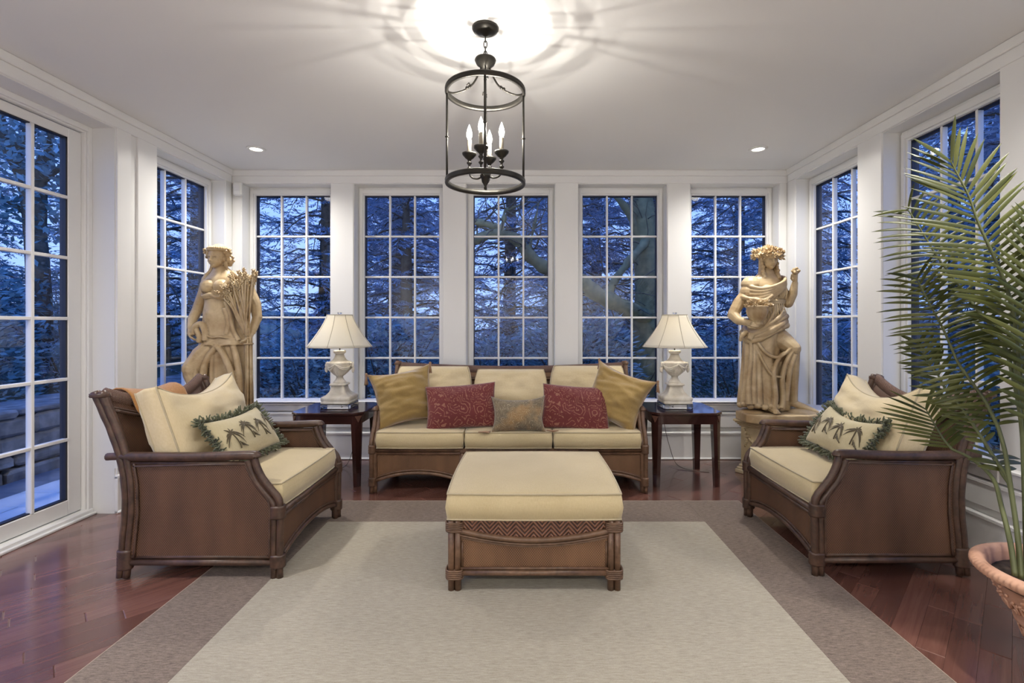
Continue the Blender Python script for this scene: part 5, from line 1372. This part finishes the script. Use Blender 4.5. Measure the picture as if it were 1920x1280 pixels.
# low evergreen shrubs
def shrub_mesh(seed,H,Rr,n=2200,ls=.09):
    R=random.Random(seed); V=[];Fc=[]; wood=MB()
    for k in range(9):
        a=k*2.4; wood.tube([(0,0,0),(Rr*.3*math.cos(a),Rr*.3*math.sin(a),H*.4),(Rr*.7*math.cos(a),Rr*.7*math.sin(a),H*.85)],[.018,.012,.004],4)
    for k in range(n):
        a=R.uniform(0,2*PI); u=R.random()**.5; h=R.random(); r=Rr*u*math.sqrt(max(0,1-(h-.35)**2*1.6)); c=Vector((r*math.cos(a),r*math.sin(a),h*H))
        d=Vector((math.cos(a)+R.uniform(-.6,.6),math.sin(a)+R.uniform(-.6,.6),R.uniform(-.3,.9))).normalized(); s=d.cross(Vector((R.uniform(-1,1),R.uniform(-1,1),1))).normalized()
        quads(V,Fc,c,d,s,ls*R.uniform(.6,1.3),ls*.22*R.uniform(.6,1.2))
    fm=bpy.data.meshes.new('leaves'); fm.from_pydata(V,[],Fc); fm.materials.append(M['broadleaf']); return wood.mesh('stems'),fm
SH=[shrub_mesh(1,1.2,.9,3000),shrub_mesh(2,1.5,1.0,3400,.11)]
ss=[(-3.4,7.6,'first window from the left'),(-1.9,6.7,'second window from the left'),(-.5,7.4,'middle window, left half'),(.7,7.0,'middle window, right half'),(3.2,7.4,'fourth window from the left'),(4.5,6.6,'fifth window from the left'),(4.6,4.4,'right wall window beside the statue'),(-6.15,4.9,'left wall window above the stone wall'),(-6.15,3.0,'glazed door above the stone wall'),(-6.2,6.6,'left wall window, further back')]
for i,(x,y,wh) in enumerate(ss):
    w,f=SH[i%2]; root=empty('evergreen_shrub',(x,y,-.12 if x>-5 else .42),i*1.3,'low leafy shrub seen through the '+wh,'shrub','shrubs outside the windows')
    link('stems',w,M['bark'],root); o=link('leaves',f,M['broadleaf'],root); o['kind']='stuff'
# leafy broadleaf trees (forked trunk by the door, mossy branching tree behind the fourth window)
def WW(px,py,Y): return Vector(((px-CX)*Y/F,Y,CAMZ-(py-CY)*Y/F))
def leaf_cloud(segs,seed,per,spread,ls):
    R=random.Random(seed); V=[];Fc=[]
    for P in segs:
        for i in range(per):
            t=R.random()*(len(P)-1); k=int(t); p=P[k].lerp(P[k+1],t-k)+Vector((R.gauss(0,spread),R.gauss(0,spread),R.gauss(0,spread*.7)))
            d=Vector((R.uniform(-1,1),R.uniform(-1,1),R.uniform(-.8,.5))).normalized(); s=d.cross(Vector((R.uniform(-1,1),R.uniform(-1,1),1))).normalized()
            quads(V,Fc,p,d,s,ls*R.uniform(.7,1.3),ls*.3)
    me=bpy.data.meshes.new('leaves'); me.from_pydata(V,[],Fc); return me
ft=empty('forked_tree',(0,0,0),label='forked leafy tree against the sky beyond the glazed door',cat='tree')
Y=6.2
mb=MB(); tr=[[(75,640,Y),(72,520,Y),(62,400,Y),(48,335,Y),(25,292,Y),(8,262,Y),(-30,220,Y)],[(25,292,Y),(50,262,Y),(58,215,Y),(52,160,Y)],[(70,460,Y),(74,380,Y),(76,330,Y),(84,295,Y),(120,275,Y),(170,262,Y)],[(62,410,Y),(20,380,Y),(-40,340,Y)],[(84,300,Y),(96,250,Y),(92,190,Y)],[(76,345,Y),(110,318,Y),(150,312,Y)],[(8,262,Y),(0,200,Y),(-20,150,Y)]]
segs=[]
for i,l in enumerate(tr):
    P=smooth_pts([WW(*p) for p in l],5); r0=.13 if i==0 else (.085 if i in (1,2) else .04)
    mb.tube(P,[r0*(1-.6*k/len(P)) for k in range(len(P))],8); segs.append(P)
mb.build('trunk',M['bark'],ft); o=link('leaves',leaf_cloud(segs+[[WW(-40,160,6.5),WW(140,170,6.6)],[WW(-60,260,7.0),WW(160,330,7.0)]],3,330,.34,.10),M['broadleaf'],ft); o['kind']='stuff'
mt=empty('mossy_tree',(0,0,0),label='mossy trunk with long bent branches beyond the middle and fourth windows',cat='tree')
Y=7.6
mb=MB(); tr=[([(1210,740,Y),(1212,640,Y),(1218,520,Y),(1206,420,Y),(1200,340,Y),(1190,240,Y)],.26,.16),([(1228,600,Y),(1190,585,Y-.3),(1150,566,Y-.5),(1115,548,Y-.6),(1092,528,Y-.7),(1050,515,Y-.8),(1020,500,Y-.8),(992,478,Y-.8),(968,448,Y-.8),(930,438,Y-.8),(895,448,Y-.8),(850,470,Y-.8)],.13,.06),([(1145,575,Y-.5),(1148,535,Y-.5),(1175,495,Y-.4),(1205,460,Y-.2),(1225,430,Y)],.05,.07),([(940,440,Y-.8),(932,428,Y-.8),(905,418,Y-.8),(885,416,Y-.8)],.055,.05),([(938,432,Y-.8),(945,412,Y-.8),(948,395,Y-.8),(975,385,Y-.8)],.04,.015),([(1206,470,Y),(1180,400,Y-.2),(1150,360,Y-.3),(1130,300,Y-.3)],.07,.03),([(1206,420,Y),(1240,380,Y),(1290,370,Y),(1360,350,Y)],.07,.03),([(990,478,Y-.8),(1000,430,Y-.8),(1010,380,Y-.8)],.03,.01)]
for l,r0,r1 in tr:
    P=smooth_pts([WW(*p) for p in l],5); mb.tube(P,[r0+(r1-r0)*k/len(P)+.01*math.sin(k*1.3) for k in range(len(P))],9)
mb.build('trunk',M['moss_bark'],mt)
# fine bare twigs
R=random.Random(12); tw=MB()
for k in range(110):
    l,r0,r1=tr[R.randrange(len(tr))]; p=WW(*l[R.randrange(len(l))]); P=[p]
    d=Vector((R.uniform(-1,1),R.uniform(-.6,.3),R.uniform(-.6,1))).normalized()
    for i in range(4): p=p+d*R.uniform(.12,.28); d=(d+Vector((R.uniform(-.5,.5),R.uniform(-.4,.4),R.uniform(-.5,.4)))).normalized(); P.append(p)
    tw.tube(P,[.012,.010,.007,.005,.002],4,caps=False)
o=tw.build('twigs',M['bark'],mt); o['kind']='stuff'
